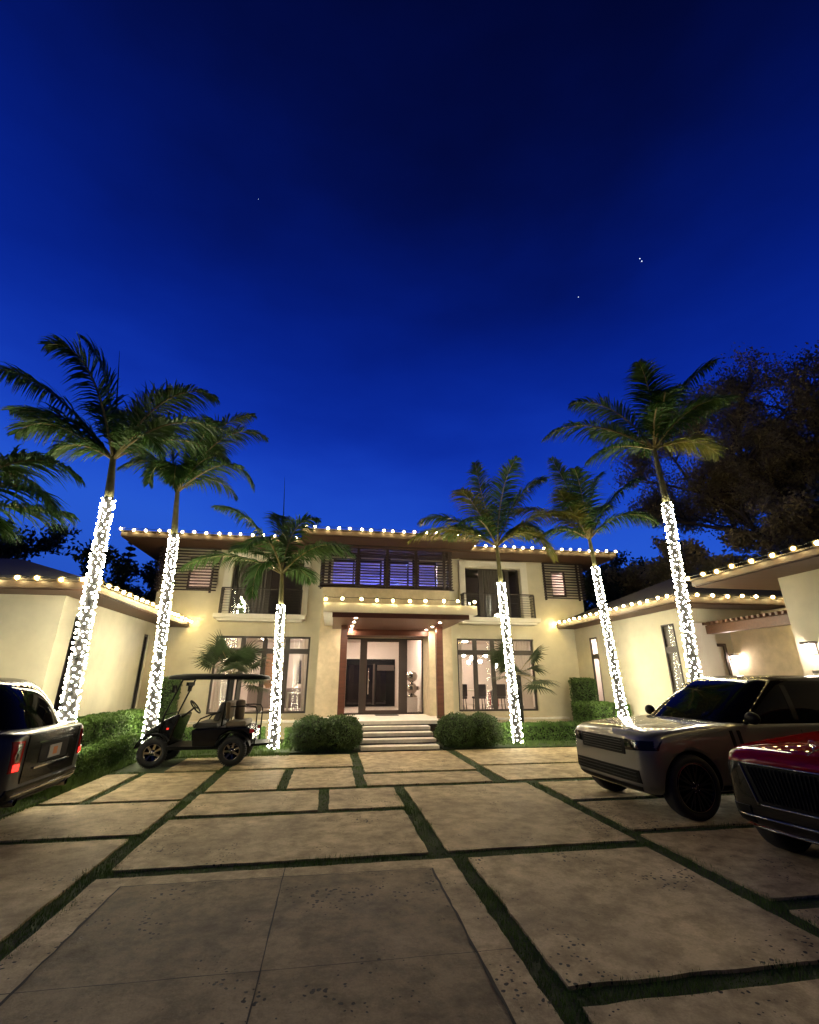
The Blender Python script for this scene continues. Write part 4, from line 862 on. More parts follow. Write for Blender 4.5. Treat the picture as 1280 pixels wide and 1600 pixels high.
# living room
t = thing('sofa', 'grey brown sofa with cushions inside the left ground floor window', 'sofa', (-1.9, 20.4, 0.645))
a = MB(); a.box(-1.2, 1.2, -0.45, 0.45, 0.12, 0.45, 'sofa'); bevel(a.build('seat', t), 0.05); a = MB(); a.box(-1.2, 1.2, -0.62, -0.452, 0.12, 0.85, 'sofa'); bevel(a.build('backrest', t), 0.05)
for x in (-0.8, 0.0, 0.75): a = MB(); a.sphere((x, -0.42, 0.82), 0.24, 'curtain', 12, 8, (1, 0.4, 0.75)); a.build('cushion', t)
t = thing('side_table', 'white side table with thin legs behind the short palm inside the window', 'table', (-1.25, 19.2, 0.645)); a = MB(); a.box(-0.3, 0.3, -0.25, 0.25, 0.66, 0.70, 'white'); a.build('top', t)
for x in (-0.27, 0.27):
    for y in (-0.22, 0.22): a = MB(); a.box(x - 0.02, x + 0.02, y - 0.02, y + 0.02, 0, 0.658, 'white'); a.build('leg', t)
a = MB(); a.box(-1.6, -0.2, 24.40, 24.48, 1.5, 2.7, 'darkcloth'); tag(a.build('wall_art'), 'large dark plain panel on the living room back wall', 'wall panel')
a = MB(); a.box(-3.3, -2.3, 24.2, 24.48, 0.66, 3.0, 'cabinet'); tag(bevel(a.build('cabinet'), 0.01), 'brown wooden cabinet at the back of the living room', 'cabinet')
# dining room
t = thing('dining_table', 'pale dining table with dark legs inside the right ground floor window', 'table', (6.2, 20.6, 0.645)); a = MB(); a.box(-1.2, 1.2, -0.5, 0.5, 0.70, 0.75, 'white'); bevel(a.build('top', t), 0.01)
for x in (-0.9, 0.9): a = MB(); a.box(x - 0.06, x + 0.06, -0.3, 0.3, 0, 0.698, 'bronze'); a.build('leg', t)
def chair(x, y, rz, lab):
    t = thing('dining_chair', lab, 'chair', (x, y, 0.645), rz, 'dark chairs round the dining table'); a = MB(); a.box(-0.24, 0.24, -0.24, 0.24, 0.42, 0.50, 'darkcloth'); bevel(a.build('seat', t), 0.03)
    a = MB(); a.box(-0.24, 0.24, -0.27, -0.21, 0.505, 0.98, 'darkcloth'); bevel(a.build('backrest', t), 0.025)
    for i in (-1, 1):
        for j in (-1, 1): a = MB(); a.tube([(i * 0.2, j * 0.2, 0), (i * 0.18, j * 0.18, 0.418)], 0.018, 'bronze', 6); a.build('leg', t)
chair(5.35, 19.75, 0, 'dark dining chair nearest the left edge of the right window'); chair(6.15, 19.75, 0, 'dark dining chair in the second pane of the right window'); chair(7.0, 19.75, 0, 'dark dining chair behind the lit palm trunk in the right window'); chair(5.6, 21.4, PI, 'dark dining chair on the far side of the dining table')
t = thing('chandelier', 'branching chandelier with round white glowing globes over the dining table', 'chandelier', (6.2, 20.4, 2.6)); a = MB(); a.tube([(0, 0, 0.94), (0, 0, 0)], 0.012, 'chrome', 6)
gs = [(-0.85, -0.1, 0.10), (-0.42, 0.15, 0.22), (-0.30, -0.2, -0.10), (0.25, -0.1, -0.05), (0.62, 0.2, 0.2), (0.95, -0.15, -0.22), (0.0, 0.3, 0.1)]
for p in gs: a.tube([(0, 0, 0.1), (p[0] * 0.5, p[1] * 0.5, 0.14), p], 0.008, 'chrome', 5)
a.build('frame', t); M['globelamp'] = emis('chandelier_globe', (1.0, 0.84, 0.66), 40.0); g_ = MB(); g_.sphere((0, 0, 0), 0.085, 'globelamp', 12, 8); gd2 = g_.data('lamp_globe')
for p in gs: put('lamp_globe', gd2, t, p)
a = MB(); a.box(7.35, 7.75, 21.9, 22.2, 0.645, 1.25, 'redlens'); tag(bevel(a.build('gift_box'), 0.01), 'small red box standing on the dining room floor', 'box')
a = MB(); a.box(5.1, 6.0, 23.90, 23.98, 1.2, 2.9, 'drape'); tag(a.build('wall_art'), 'tall plain brown panel on the dining room back wall', 'wall panel')
# ---------------------------------------------------------------- vehicles
def loft(stations, subd=2):
    """stations (x, zb, zt, hw, crown): closed half-mirrored sections lofted along x"""
    mb_ = MB(); vs = []; N = None
    for (x, zb, zt, hw, cr) in stations:
        h = zt - zb
        half = [(0, zb), (hw * 0.55, zb), (hw * 0.90, zb + 0.02), (hw * 0.985, zb + 0.14 * h), (hw * 1.0, zb + 0.40 * h), (hw * 1.0, zb + 0.68 * h), (hw * 0.975, zt - 0.085), (hw * 0.955, zt - 0.025), (hw * 0.88, zt + 0.004), (hw * 0.5, zt + cr * 0.75), (0, zt + cr)]
        ring = half + [(-y, z) for (y, z) in half[-2:0:-1]]; N = len(ring)
        vs += [(x, y, z) for (y, z) in ring]
    n = len(stations); fs = []
    for i in range(n - 1):
        for k in range(N): fs.append((i * N + k, (i + 1) * N + k, (i + 1) * N + (k + 1) % N, i * N + (k + 1) % N))
    h2 = N // 2
    for base, flip in ((0, False), ((n - 1) * N, True)):     # quad end caps
        for k in range(h2):
            a, b = base + k, base + k + 1; c, d = base + (N - k - 1) % N, base + (N - k) % N
            q = [a, b, c, d] if not flip else [d, c, b, a]
            q = [v for i, v in enumerate(q) if v not in q[:i]]
            if len(q) >= 3: fs.append(tuple(q))
    return vs, fs
def finalize(vs, fs, mats, sub, cuts=()):
    me = bpy.data.meshes.new('tmp'); me.from_pydata(vs, [], fs); bm = bmesh.new(); bm.from_mesh(me); bmesh.ops.recalc_face_normals(bm, faces=bm.faces); bm.to_mesh(me); bm.free()
    o = bpy.data.objects.new('tmp', me); COL.objects.link(o)
    md = o.modifiers.new('s', 'SUBSURF'); md.levels = sub; md.render_levels = sub
    tmp = []
    for (x, z, r, y0, y1) in cuts:
        c = MB(); c.lathe([(0, y0), (r, y0), (r, y1), (0, y1)], 'trim', 40, 'y', (x, 0, z), False); cm = c.data('cut'); bm = bmesh.new(); bm.from_mesh(cm); bmesh.ops.remove_doubles(bm, verts=bm.verts, dist=1e-5); bmesh.ops.recalc_face_normals(bm, faces=bm.faces); bm.to_mesh(cm); bm.free()
        co = bpy.data.objects.new('cut', cm); COL.objects.link(co); tmp.append(co)
        b = o.modifiers.new('b', 'BOOLEAN'); b.operation = 'DIFFERENCE'; b.object = co; b.solver = 'EXACT'
    dg_ = bpy.context.evaluated_depsgraph_get(); dg_.update(); em = bpy.data.meshes.new_from_object(o.evaluated_get(dg_))
    for q in tmp + [o]: bpy.data.objects.remove(q, do_unlink=True)
    em.materials.clear()
    for m_ in mats: em.materials.append(M[m_])
    for p in em.polygons:
        c = p.center; p.material_index = 0; p.use_smooth = True
        for (x, z, r, y0, y1) in cuts:
            d = math.hypot(c.x - x, c.z - z)
            if min(y0, y1) + 0.005 < c.y < max(y0, y1) - 0.005 and abs(d - r) < 0.02 * r + 0.012 and abs(p.normal.y) < 0.35 and ((c.x - x) * p.normal.x + (c.z - z) * p.normal.z) < 0: p.material_index = 1; p.use_smooth = False
            if abs(abs(c.y) - min(abs(y0), abs(y1))) < 0.004 and d < r: p.material_index = 1; p.use_smooth = False
    bm = bmesh.new(); bm.from_mesh(em); tree_ = BVHTree.FromBMesh(bm); bm.free()
    return em, tree_
def decal(bvh, fn, nu, nv, d, off, mt, skirt=0.03):
    """panel laid on the body: fn(u,v) gives ray origins, d the ray direction"""
    d = Vector(d).normalized(); P = []; 
    for j in range(nv + 1):
        for i in range(nu + 1):
            o_ = Vector(fn(i / nu, j / nv)); h = bvh.ray_cast(o_, d)
            P.append((h[0] - d * off) if h[0] is not None else None)
    ok = [p for p in P if p is not None]
    if not ok: return MB()
    for k, p in enumerate(P):
        if p is None:
            o_ = Vector(fn((k % (nu + 1)) / nu, (k // (nu + 1)) / nv)); q = min(ok, key=lambda a: (a - o_ - d * (a - o_).dot(d)).length); P[k] = o_ + d * (q - o_).dot(d)
    m_ = MB(); fs = [(j * (nu + 1) + i, j * (nu + 1) + i + 1, (j + 1) * (nu + 1) + i + 1, (j + 1) * (nu + 1) + i) for j in range(nv) for i in range(nu)]
    m_.mesh(P, fs, mt, True)
    rim = [i for i in range(nu + 1)] + [j * (nu + 1) + nu for j in range(1, nv + 1)] + [nv * (nu + 1) + i for i in range(nu - 1, -1, -1)] + [j * (nu + 1) for j in range(nv - 1, 0, -1)]
    vs = [P[i] for i in rim] + [P[i] + d * (off + skirt) for i in rim]; n = len(rim)
    m_.mesh(vs, [(i, (i + 1) % n, n + (i + 1) % n, n + i) for i in range(n)], mt, False)
    return m_
def quad(c):    # bilinear through four corners
    a, b, c_, d = [Vector(p) for p in c]
    return lambda u, v: (a * (1 - u) + b * u) * (1 - v) + (d * (1 - u) + c_ * u) * v
def rings(levels, n=40, p=3.6):
    vs = []; fs = []
    for (z, xf, xr, hw) in levels:
        cx, hx = (xf + xr) / 2, (xf - xr) / 2
        for k in range(n):
            t = 2 * PI * k / n; c, s_ = math.cos(t), math.sin(t)
            vs.append((cx + hx * math.copysign(abs(c) ** (2 / p), c), hw * math.copysign(abs(s_) ** (2 / p), s_), z))
    m_ = len(levels)
    for i in range(m_ - 1):
        for k in range(n): fs.append((i * n + k, i * n + (k + 1) % n, (i + 1) * n + (k + 1) % n, (i + 1) * n + k))
    fs.append(tuple((m_ - 1) * n + k for k in range(n)))
    return vs, fs, n
def wheel(par, x, y, R, wdt, rimr, spokes, side, steer=0.0, rimm='rim', twin=True, tread=0.002):
    w_ = bpy.data.objects.new('wheel', None); COL.objects.link(w_); w_.parent = par; w_.location = (x, y, R); w_.rotation_euler = (0, 0, steer)
    h = wdt / 2; t = MB(); t.lathe([(rimr - 0.01, -h * 0.8), (rimr + 0.02, -h * 0.96), (R - 0.05, -h), (R - 0.012, -h * 0.82), (R, -h * 0.5), (R, h * 0.5), (R - 0.012, h * 0.82), (R - 0.05, h), (rimr + 0.02, h * 0.96), (rimr - 0.01, h * 0.8)], 'rubber', 44, 'y')
    for k in range(40 if tread > 0.004 else 0):
        a = 2 * PI * k / 40; c = Vector((math.cos(a), 0, math.sin(a))); tn = Vector((-math.sin(a), 0, math.cos(a)))
        for s_ in (-1, 1): t.obox(c * (R + 0.001) + Vector((0, s_ * h * 0.45, 0)), tn * 0.014, Vector((0, h * 0.36, 0)), c * tread, 'rubber')
    t.build('tyre', w_); r_ = MB(); s = side
    r_.lathe([(rimr, s * h * 0.72), (rimr, s * h * 0.86), (rimr - 0.022, s * h * 0.86), (rimr - 0.035, s * h * 0.55), (rimr - 0.05, -s * h * 0.2), (0.02, -s * h * 0.25)], rimm, 40, 'y')
    for k in range(spokes):
        for dk in ((-0.11, 0.11) if twin else (0,)):
            a = 2 * PI * k / spokes; b = a + dk; p0 = Vector((math.cos(a) * 0.06, s * h * 0.62, math.sin(a) * 0.06)); p1 = Vector((math.cos(b) * (rimr - 0.02), s * h * 0.70, math.sin(b) * (rimr - 0.02)))
            d = (p1 - p0) / 2; tn = Vector((-math.sin(b), 0, math.cos(b))); r_.obox((p0 + p1) / 2, d, tn * (0.013 if twin else 0.022), Vector((0, 0.02, 0)), rimm)
    r_.lathe([(0.0, s * h * 0.80), (0.05, s * h * 0.78), (0.075, s * h * 0.6), (0.08, s * h * 0.3)], rimm, 20, 'y')
    for k in range(5): a = 2 * PI * k / 5; r_.sphere((math.cos(a) * 0.055, s * h * 0.76, math.sin(a) * 0.055), 0.010, 'chrome', 6, 4)
    r_.lathe([(0.0, s * h * 0.84), (0.03, s * h * 0.82), (0.03, s * h * 0.7)], 'darkchrome', 14, 'y')
    r_.lathe([(rimr - 0.004, s * h * 0.87), (rimr - 0.012, s * h * 0.90), (rimr - 0.022, s * h * 0.87)], 'darkchrome', 40, 'y')
    r_.build('rim', w_)
M['grille'] = mat('grille_black', (0.010, 0.010, 0.010), 0.35, spec=0.12)
def suv(label, loc, heading, L, W, Hh, nose, tail, zh, zbelt, paint, wb, R, gh, roofm, low=0.26, gp=3.6):
    """heading = direction angle of +x; returns thing, body bvh"""
    t = thing('parked_car', label, 'car', loc, heading, 'cars parked on the driveway'); hl = L / 2; hw = W / 2; xf = hl - 0.87; xr = xf - wb
    st_ = nose(hl, hw) + tail(hl, hw); vs, fs = loft(st_)
    cuts = [(x, R, R + 0.055, s_ * hw * 0.62, s_ * (hw + 0.3)) for x in (xf, xr) for s_ in (-1, 1)]
    em, bvh = finalize(vs, fs, [paint, 'trim'], 2, cuts); put('body', em, t)
    vs, fs, n = rings(gh, 56, gp); me, gb_ = finalize(vs, fs, ['carglass'], 1)
    me.materials.append(M[roofm]); zr = gh[-2][0] - 0.075
    for p in me.polygons:
        if p.center.z > zr: p.material_index = 1
    put('cabin', me, t)
    for x in (xf, xr):
        for s_ in (-1, 1): wheel(t, x, s_ * (hw - 0.125), R, 0.26, R * 0.76, 11, s_)
    ax = MB(); ax.box(xr - 0.3, xf + 0.3, -hw * 0.6, hw * 0.6, 0.22, 0.5, 'trim'); ax.build('underbody', t)
    return t, bvh, gb_, xf, xr
def add(name, m_, par, **k):
    return m_.build(name, par, **k) if m_.v else None

# ---- grey SUV, seen from its front left corner
RRH = PI + math.radians(3)
def nose_rr(hl, hw): return [(hl - 0.17, 0.42, 0.945, hw * 0.72, 0.02), (hl - 0.185, 0.36, 0.995, hw * 0.80, 0.03), (hl - 0.25, 0.30, 1.045, hw * 0.90, 0.035), (hl - 0.36, 0.275, 1.085, hw * 0.96, 0.04), (hl - 0.54, 0.26, 1.115, hw * 0.99, 0.03), (hl - 0.9, 0.26, 1.15, hw * 1.0, 0.035), (hl - 1.5, 0.27, 1.185, hw * 0.985, 0.03)]
def tail_rr(hl, hw): return [(0.5, 0.28, 1.20, hw * 0.985, 0.0), (-0.6, 0.28, 1.20, hw * 0.985, 0.0), (-1.5, 0.28, 1.19, hw * 0.99, 0), (-hl + 0.35, 0.32, 1.18, hw * 0.95, 0), (-hl + 0.06, 0.42, 1.15, hw * 0.86, 0), (-hl, 0.48, 1.12, hw * 0.80, 0)]
ghr = [(1.08, 1.00, -2.46, 0.965), (1.19, 0.92, -2.43, 0.95), (1.50, 0.46, -2.37, 0.885), (1.74, 0.08, -2.28, 0.805), (1.825, -0.10, -2.22, 0.745), (1.862, -0.34, -2.12, 0.63), (1.872, -0.6, -1.9, 0.40)]
t, bv, gv, xf, xr = suv('grey luxury SUV with black roof and dark slatted grille parked at the right', (6.66, 7.58, 0), RRH, 5.05, 2.04, 1.87, nose_rr, tail_rr, 1.1, 1.2, 'paint_grey', 3.0, 0.405, ghr, 'paint_black', gp=6.5)
hl, hw = 2.525, 1.02
D = (-1, 0, 0)
add('grille', decal(bv, quad([(4, -0.54, 0.775), (4, 0.54, 0.775), (4, 0.56, 0.985), (4, -0.56, 0.985)]), 24, 4, D, 0.012, 'trim'), t)
gs_ = MB()
for k in range(5):
    z = 0.80 + k * 0.035; q = decal(bv, quad([(4, -0.49, z), (4, 0.49, z), (4, 0.49, z + 0.013), (4, -0.49, z + 0.013)]), 20, 1, D, 0.026, 'rim', 0.0); gs_.mesh(q.v, q.f, 'grille', False)
add('grille_slats', gs_, t)
for s_ in (-1, 1):
    hlp = add('headlight', decal(bv, quad([(4, s_ * 0.56, 0.84), (4, s_ * 0.975, 0.865), (4, s_ * 0.975, 0.985), (4, s_ * 0.54, 0.985)]), 12, 4, D, 0.010, 'lamp'), t)
    for yy in (0.66, 0.78): 
        q = decal(bv, quad([(4, s_ * (yy - 0.035), 0.885), (4, s_ * (yy + 0.035), 0.885), (4, s_ * (yy + 0.035), 0.955), (4, s_ * (yy - 0.035), 0.955)]), 3, 3, D, 0.016, 'darkchrome', 0.0); add('lens', q, hlp)
add('front_intake', decal(bv, quad([(4, -0.80, 0.44), (4, 0.80, 0.44), (4, 0.78, 0.60), (4, -0.78, 0.60)]), 28, 4, D, 0.010, 'trim'), t)
iv = MB()
for k in range(3):
    z = 0.465 + k * 0.045; q = decal(bv, quad([(4, -0.74, z), (4, 0.74, z), (4, 0.74, z + 0.012), (4, -0.74, z + 0.012)]), 24, 1, D, 0.022, 'rim', 0.0); iv.mesh(q.v, q.f, 'grille', False)
add('intake_bars', iv, t)
add('front_skirt', decal(bv, quad([(4, -0.74, 0.335), (4, 0.74, 0.335), (4, 0.78, 0.395), (4, -0.78, 0.395)]), 22, 2, D, 0.012, 'trim'), t)
for s_ in (-1, 1):
    add('side_sill', decal(bv, quad([(xf - 0.48, s_ * 2, 0.29), (xr + 0.48, s_ * 2, 0.29), (xr + 0.48, s_ * 2, 0.40), (xf - 0.48, s_ * 2, 0.40)]), 20, 2, (0, -s_, 0), 0.010, 'trim'), t)
    for k in range(2): x = 0.88 - k * 0.13; add('side_vent', decal(bv, quad([(x, s_ * 2, 0.72), (x - 0.055, s_ * 2, 0.72), (x - 0.03, s_ * 2, 1.10), (x + 0.025, s_ * 2, 1.10)]), 2, 6, (0, -s_, 0), 0.005, 'trim'), t)
    for x in (0.72, -0.40, -1.25): add('door_seam', decal(bv, quad([(x, s_ * 2, 0.42), (x - 0.010, s_ * 2, 0.42), (x - 0.010, s_ * 2, 1.17), (x, s_ * 2, 1.17)]), 1, 8, (0, -s_, 0), 0.002, 'trim', 0.004), t)
    q = decal(gv, quad([(-0.36, s_ * 2, 1.22), (-0.46, s_ * 2, 1.22), (-0.50, s_ * 2, 1.72), (-0.40, s_ * 2, 1.72)]), 2, 6, (0, -s_, 0), 0.005, 'rim'); add('door_pillar', q, t)
    m_ = MB(); m_.sphere((0.55, s_ * 1.085, 1.265), 0.12, 'trim', 16, 10, (0.55, 1.0, 0.72)); m_.tube([(0.52, s_ * 0.92, 1.19), (0.54, s_ * 1.05, 1.23)], 0.03, 'trim', 6); m_.build('side_mirror', t)
bs = decal(bv, quad([(hl - 0.33, -0.80, 3), (hl - 0.33, 0.80, 3), (hl - 0.34, 0.80, 3), (hl - 0.34, -0.80, 3)]), 20, 1, (0, 0, -1), 0.002, 'trim', 0.004); add('bonnet_seam', bs, t)

# ---- dark red saloon-nosed SUV in the near right corner
RDH = PI + math.radians(12)
def nose_rd(hl, hw): return [(hl - 0.00, 0.50, 0.97, hw * 0.70, 0.03), (hl - 0.03, 0.40, 1.03, hw * 0.78, 0.04), (hl - 0.14, 0.31, 1.07, hw * 0.89, 0.055), (hl - 0.42, 0.26, 1.10, hw * 0.97, 0.075), (hl - 0.9, 0.25, 1.13, hw * 1.0, 0.085), (hl - 1.45, 0.26, 1.16, hw * 0.985, 0.06)]
ghd = [(1.06, 0.86, -2.44, 0.94), (1.17, 0.78, -2.40, 0.93), (1.48, 0.34, -2.30, 0.84), (1.70, 0.08, -2.15, 0.75), (1.78, 0.0, -2.05, 0.68), (1.82, -0.3, -1.9, 0.55), (1.828, -0.5, -1.7, 0.4)]
t, bv, gv, xf, xr = suv('dark red luxury car with upright vertical-slat grille and bonnet ornament, cut by the right edge', (7.08, 4.86, 0), RDH, 5.15, 2.02, 1.83, nose_rd, tail_rr, 1.05, 1.15, 'paint_red', 3.1, 0.40, ghd, 'paint_red')
hl, hw = 2.575, 1.01
add('bumper', decal(bv, quad([(4, -0.93, 0.34), (4, 0.93, 0.34), (4, 0.93, 0.965), (4, -0.93, 0.965)]), 40, 12, D, 0.006, 'paint_black'), t)
gr = add('grille', decal(bv, quad([(4, -0.50, 0.60), (4, 0.50, 0.60), (4, 0.62, 0.955), (4, -0.62, 0.955)]), 30, 6, D, 0.012, 'trim'), t)
gs_ = MB()
for k in range(29):
    y = -0.56 + k * 0.04; sc = 0.82; q = decal(bv, quad([(4, y * sc - 0.004, 0.63), (4, y * sc + 0.004, 0.63), (4, y + 0.004, 0.935), (4, y - 0.004, 0.935)]), 1, 6, D, 0.030, 'grille', 0.0); gs_.mesh(q.v, q.f, 'grille', False)
add('grille_slats', gs_, gr)
gf = MB()
for (a, b) in (((-0.64, 0.965), (0.64, 0.965)), ((0.64, 0.965), (0.52, 0.59)), ((0.52, 0.59), (-0.52, 0.59)), ((-0.52, 0.59), (-0.64, 0.965))):
    pts = []
    for i in range(17):
        u = i / 16; y = a[0] + (b[0] - a[0]) * u; z = a[1] + (b[1] - a[1]) * u; h = bv.ray_cast(Vector((4, y, z)), Vector(D)); 
        if h[0] is not None: pts.append(h[0] + Vector((0.014, 0, 0)))
    if len(pts) > 1: gf.tube(pts, 0.011, 'darkchrome', 6)
add('grille_surround', gf, gr)
for s_ in (-1, 1):
    hp = add('headlight', decal(bv, quad([(4, s_ * 0.68, 0.74), (4, s_ * 0.93, 0.77), (4, s_ * 0.95, 0.93), (4, s_ * 0.70, 0.93)]), 10, 5, D, 0.008, 'lamp'), t)
    add('air_intake', decal(bv, quad([(4, s_ * 0.62, 0.40), (4, s_ * 0.88, 0.40), (4, s_ * 0.88, 0.56), (4, s_ * 0.62, 0.56)]), 8, 4, D, 0.018, 'trim'), t)
    add('side_sill', decal(bv, quad([(xf - 0.48, s_ * 2, 0.28), (xr + 0.48, s_ * 2, 0.28), (xr + 0.48, s_ * 2, 0.40), (xf - 0.48, s_ * 2, 0.40)]), 20, 2, (0, -s_, 0), 0.010, 'trim'), t)
    for x in (0.80, -0.35, -1.25): add('door_seam', decal(bv, quad([(x, s_ * 2, 0.42), (x - 0.010, s_ * 2, 0.42), (x - 0.010, s_ * 2, 1.12), (x, s_ * 2, 1.12)]), 1, 8, (0, -s_, 0), 0.002, 'trim', 0.004), t)
    m_ = MB(); m_.sphere((0.02, s_ * 1.08, 1.24), 0.11, 'paint_red', 14, 10, (0.75, 1.0, 0.72)); m_.tube([(0.0, s_ * 0.90, 1.16), (0.01, s_ * 1.02, 1.21)], 0.03, 'trim', 6); m_.build('side_mirror', t)
for (z, hw_) in ((0.47, 0.80), (0.355, 0.70)):
    pts = []
    for i in range(21):
        y = -hw_ + 2 * hw_ * i / 20; h = bv.ray_cast(Vector((4, y, z)), Vector(D))
        if h[0] is not None: pts.append(h[0] + Vector((0.014, 0, 0)))
    c_ = MB(); c_.tube(pts, 0.012, 'darkchrome', 6); add('bumper_trim', c_, t)
h = bv.ray_cast(Vector((hl - 0.22, 0, 3)), Vector((0, 0, -1))); p = h[0]; om = MB(); om.tube([p, p + Vector((0, 0, 0.03))], 0.008, 'chrome', 6)
c0 = p + Vector((0, 0, 0.065)); om.tube([c0 + Vector((0, 0.033 * math.cos(2 * PI * i / 16), 0.033 * math.sin(2 * PI * i / 16))) for i in range(17)], 0.0035, 'chrome', 5)
for k in range(3): a_ = PI / 2 + k * 2 * PI / 3; om.tube([c0, c0 + Vector((0, 0.033 * math.cos(a_), 0.033 * math.sin(a_)))], [0.005, 0.002], 'chrome', 5)
om.build('bonnet_ornament', t)
bl_ = decal(bv, quad([(hl - 0.10, -0.006, 3), (hl - 0.10, 0.006, 3), (hl - 1.3, 0.006, 3), (hl - 1.3, -0.006, 3)]), 1, 14, (0, 0, -1), 0.004, 'darkchrome', 0.006); add('bonnet_strip', bl_, t)

# ---- black and silver SUV at the left edge, seen from behind
CBH = PI + math.radians(2)
def nose_cb(hl, hw): return [(hl, 0.45, 1.05, hw * 0.75, 0.02), (hl - 0.05, 0.36, 1.10, hw * 0.85, 0.02), (hl - 0.3, 0.28, 1.15, hw * 0.96, 0.03), (hl - 0.9, 0.26, 1.19, hw, 0.04), (hl - 1.6, 0.27, 1.22, hw, 0.02)]
def tail_cb(hl, hw): return [(0.4, 0.28, 1.24, hw, 0.0), (-0.8, 0.28, 1.24, hw, 0), (-1.7, 0.28, 1.23, hw * 1.0, 0), (-hl + 0.38, 0.31, 1.22, hw * 0.985, 0.0), (-hl + 0.10, 0.38, 1.20, hw * 0.93, 0.0), (-hl + 0.02, 0.44, 1.17, hw * 0.86, 0.0), (-hl, 0.50, 1.14, hw * 0.80, 0.0)]
ghc = [(1.12, 1.18, -2.56, 0.96), (1.22, 1.08, -2.50, 0.945), (1.50, 0.70, -2.34, 0.87), (1.70, 0.40, -2.14, 0.79), (1.78, 0.2, -2.02, 0.73), (1.825, -0.1, -1.85, 0.60), (1.832, -0.4, -1.6, 0.4)]
t, bv, gv, xf, xr = suv('black luxury SUV seen from behind with upright tail lamp, cut by the left edge', (-6.32, 7.56, 0), CBH, 5.34, 2.02, 1.83, nose_cb, tail_cb, 1.1, 1.2, 'paint_silver', 3.3, 0.41, ghc, 'paint_black')
hl, hw = 2.67, 1.01; DB = (1, 0, 0)
tg = add('tailgate', decal(bv, quad([(-4, -0.66, 0.62), (-4, 0.66, 0.62), (-4, 0.66, 1.15), (-4, -0.66, 1.15)]), 24, 8, DB, 0.012, 'paint_black'), t)
pr_ = decal(bv, quad([(-4, -0.36, 0.80), (-4, 0.36, 0.80), (-4, 0.36, 1.02), (-4, -0.36, 1.02)]), 6, 3, DB, 0.018, 'trim'); add('plate_recess', pr_, tg)
ch = decal(bv, quad([(-4, -0.45, 0.745), (-4, 0.45, 0.745), (-4, 0.45, 0.765), (-4, -0.45, 0.765)]), 10, 1, DB, 0.030, 'chrome', 0.01); add('chrome_strip', ch, tg)
ch = decal(bv, quad([(-4, -0.45, 1.04), (-4, 0.45, 1.04), (-4, 0.45, 1.055), (-4, -0.45, 1.055)]), 10, 1, DB, 0.030, 'chrome', 0.01); add('chrome_strip', ch, tg)
np_ = decal(bv, quad([(-4, -0.155, 0.83), (-4, 0.155, 0.83), (-4, 0.155, 0.98), (-4, -0.155, 0.98)]), 2, 2, DB, 0.026, 'plate', 0.006); npo = add('number_plate', np_, t)
q = decal(bv, quad([(-4, -0.05, 0.86), (-4, 0.05, 0.86), (-4, 0.05, 0.95), (-4, -0.05, 0.95)]), 2, 2, DB, 0.029, 'plateart', 0.0); add('plate_emblem', q, npo)
for s_ in (-1, 1):
    lm = add('tail_lamp', decal(bv, quad([(-4, s_ * 0.74, 0.76), (-4, s_ * 0.885, 0.76), (-4, s_ * 0.885, 1.10), (-4, s_ * 0.74, 1.10)]), 6, 8, DB, 0.014, 'redlens'), t)
    q = decal(bv, quad([(-4, s_ * 0.765, 0.775), (-4, s_ * 0.86, 0.775), (-4, s_ * 0.86, 0.85), (-4, s_ * 0.765, 0.85)]), 3, 3, DB, 0.018, 'redglow', 0.0); add('lit_segment', q, lm)
    q = decal(bv, quad([(-4, s_ * 0.78, 0.88), (-4, s_ * 0.845, 0.88), (-4, s_ * 0.845, 1.07), (-4, s_ * 0.78, 1.07)]), 3, 3, DB, 0.018, 'darkchrome', 0.0); add('clear_segment', q, lm)
    e = MB(); e.lathe([(0.045, -hl + 0.01), (0.055, -hl + 0.015), (0.055, -hl + 0.2)], 'darkchrome', 20, 'x', (0, s_ * 0.62, 0.425)); add('exhaust_tip', e, t)
    m_ = MB(); m_.sphere((0.88, s_ * 1.10, 1.28), 0.12, 'paint_black', 14, 10, (0.75, 1.0, 0.72)); m_.build('side_mirror', t)
add('rear_bumper', decal(bv, quad([(-4, -0.88, 0.47), (-4, 0.88, 0.47), (-4, 0.86, 0.585), (-4, -0.86, 0.585)]), 30, 3, DB, 0.022, 'paint_black'), t)
add('bumper_trim', decal(bv, quad([(-4, -0.78, 0.50), (-4, 0.78, 0.50), (-4, 0.78, 0.515), (-4, -0.78, 0.515)]), 26, 1, DB, 0.034, 'chrome', 0.01), t)
add('rear_diffuser', decal(bv, quad([(-4, -0.80, 0.37), (-4, 0.80, 0.37), (-4, 0.84, 0.455), (-4, -0.84, 0.455)]), 26, 3, DB, 0.016, 'trim'), t)

# ---------------------------------------------------------------- golf cart (faces -X)
t = thing('golf_cart', 'black lifted golf cart with canopy roof and big off-road tyres before the left window', 'golf cart', (-2.90, 12.60, 0), PI)
T = 'trim'; fx, rx = 0.86, -0.82
for (x, s_, st_) in ((fx, 1, 0.28), (fx, -1, 0.28), (rx, 1, 0), (rx, -1, 0)): wheel(t, x, s_ * 0.53, 0.295, 0.22, 0.185, 7, s_, st_, 'darkchrome', False, 0.012)
def sweep(poly, y0, y1, mt, bev=0.02):
    m_ = MB(); n = len(poly); vs = [(x, y0, z) for x, z in poly] + [(x, y1, z) for x, z in poly]; a = sum(poly[i][0] * poly[(i + 1) % n][1] - poly[(i + 1) % n][0] * poly[i][1] for i in range(n)); f_ = [tuple(range(n)), tuple(range(n, 2 * n))[::-1]] + [((i + 1) % n, i, n + i, n + (i + 1) % n) for i in range(n)]
    if a < 0: f_ = [q[::-1] for q in f_]
    m_.mesh(vs, f_, mt); return m_
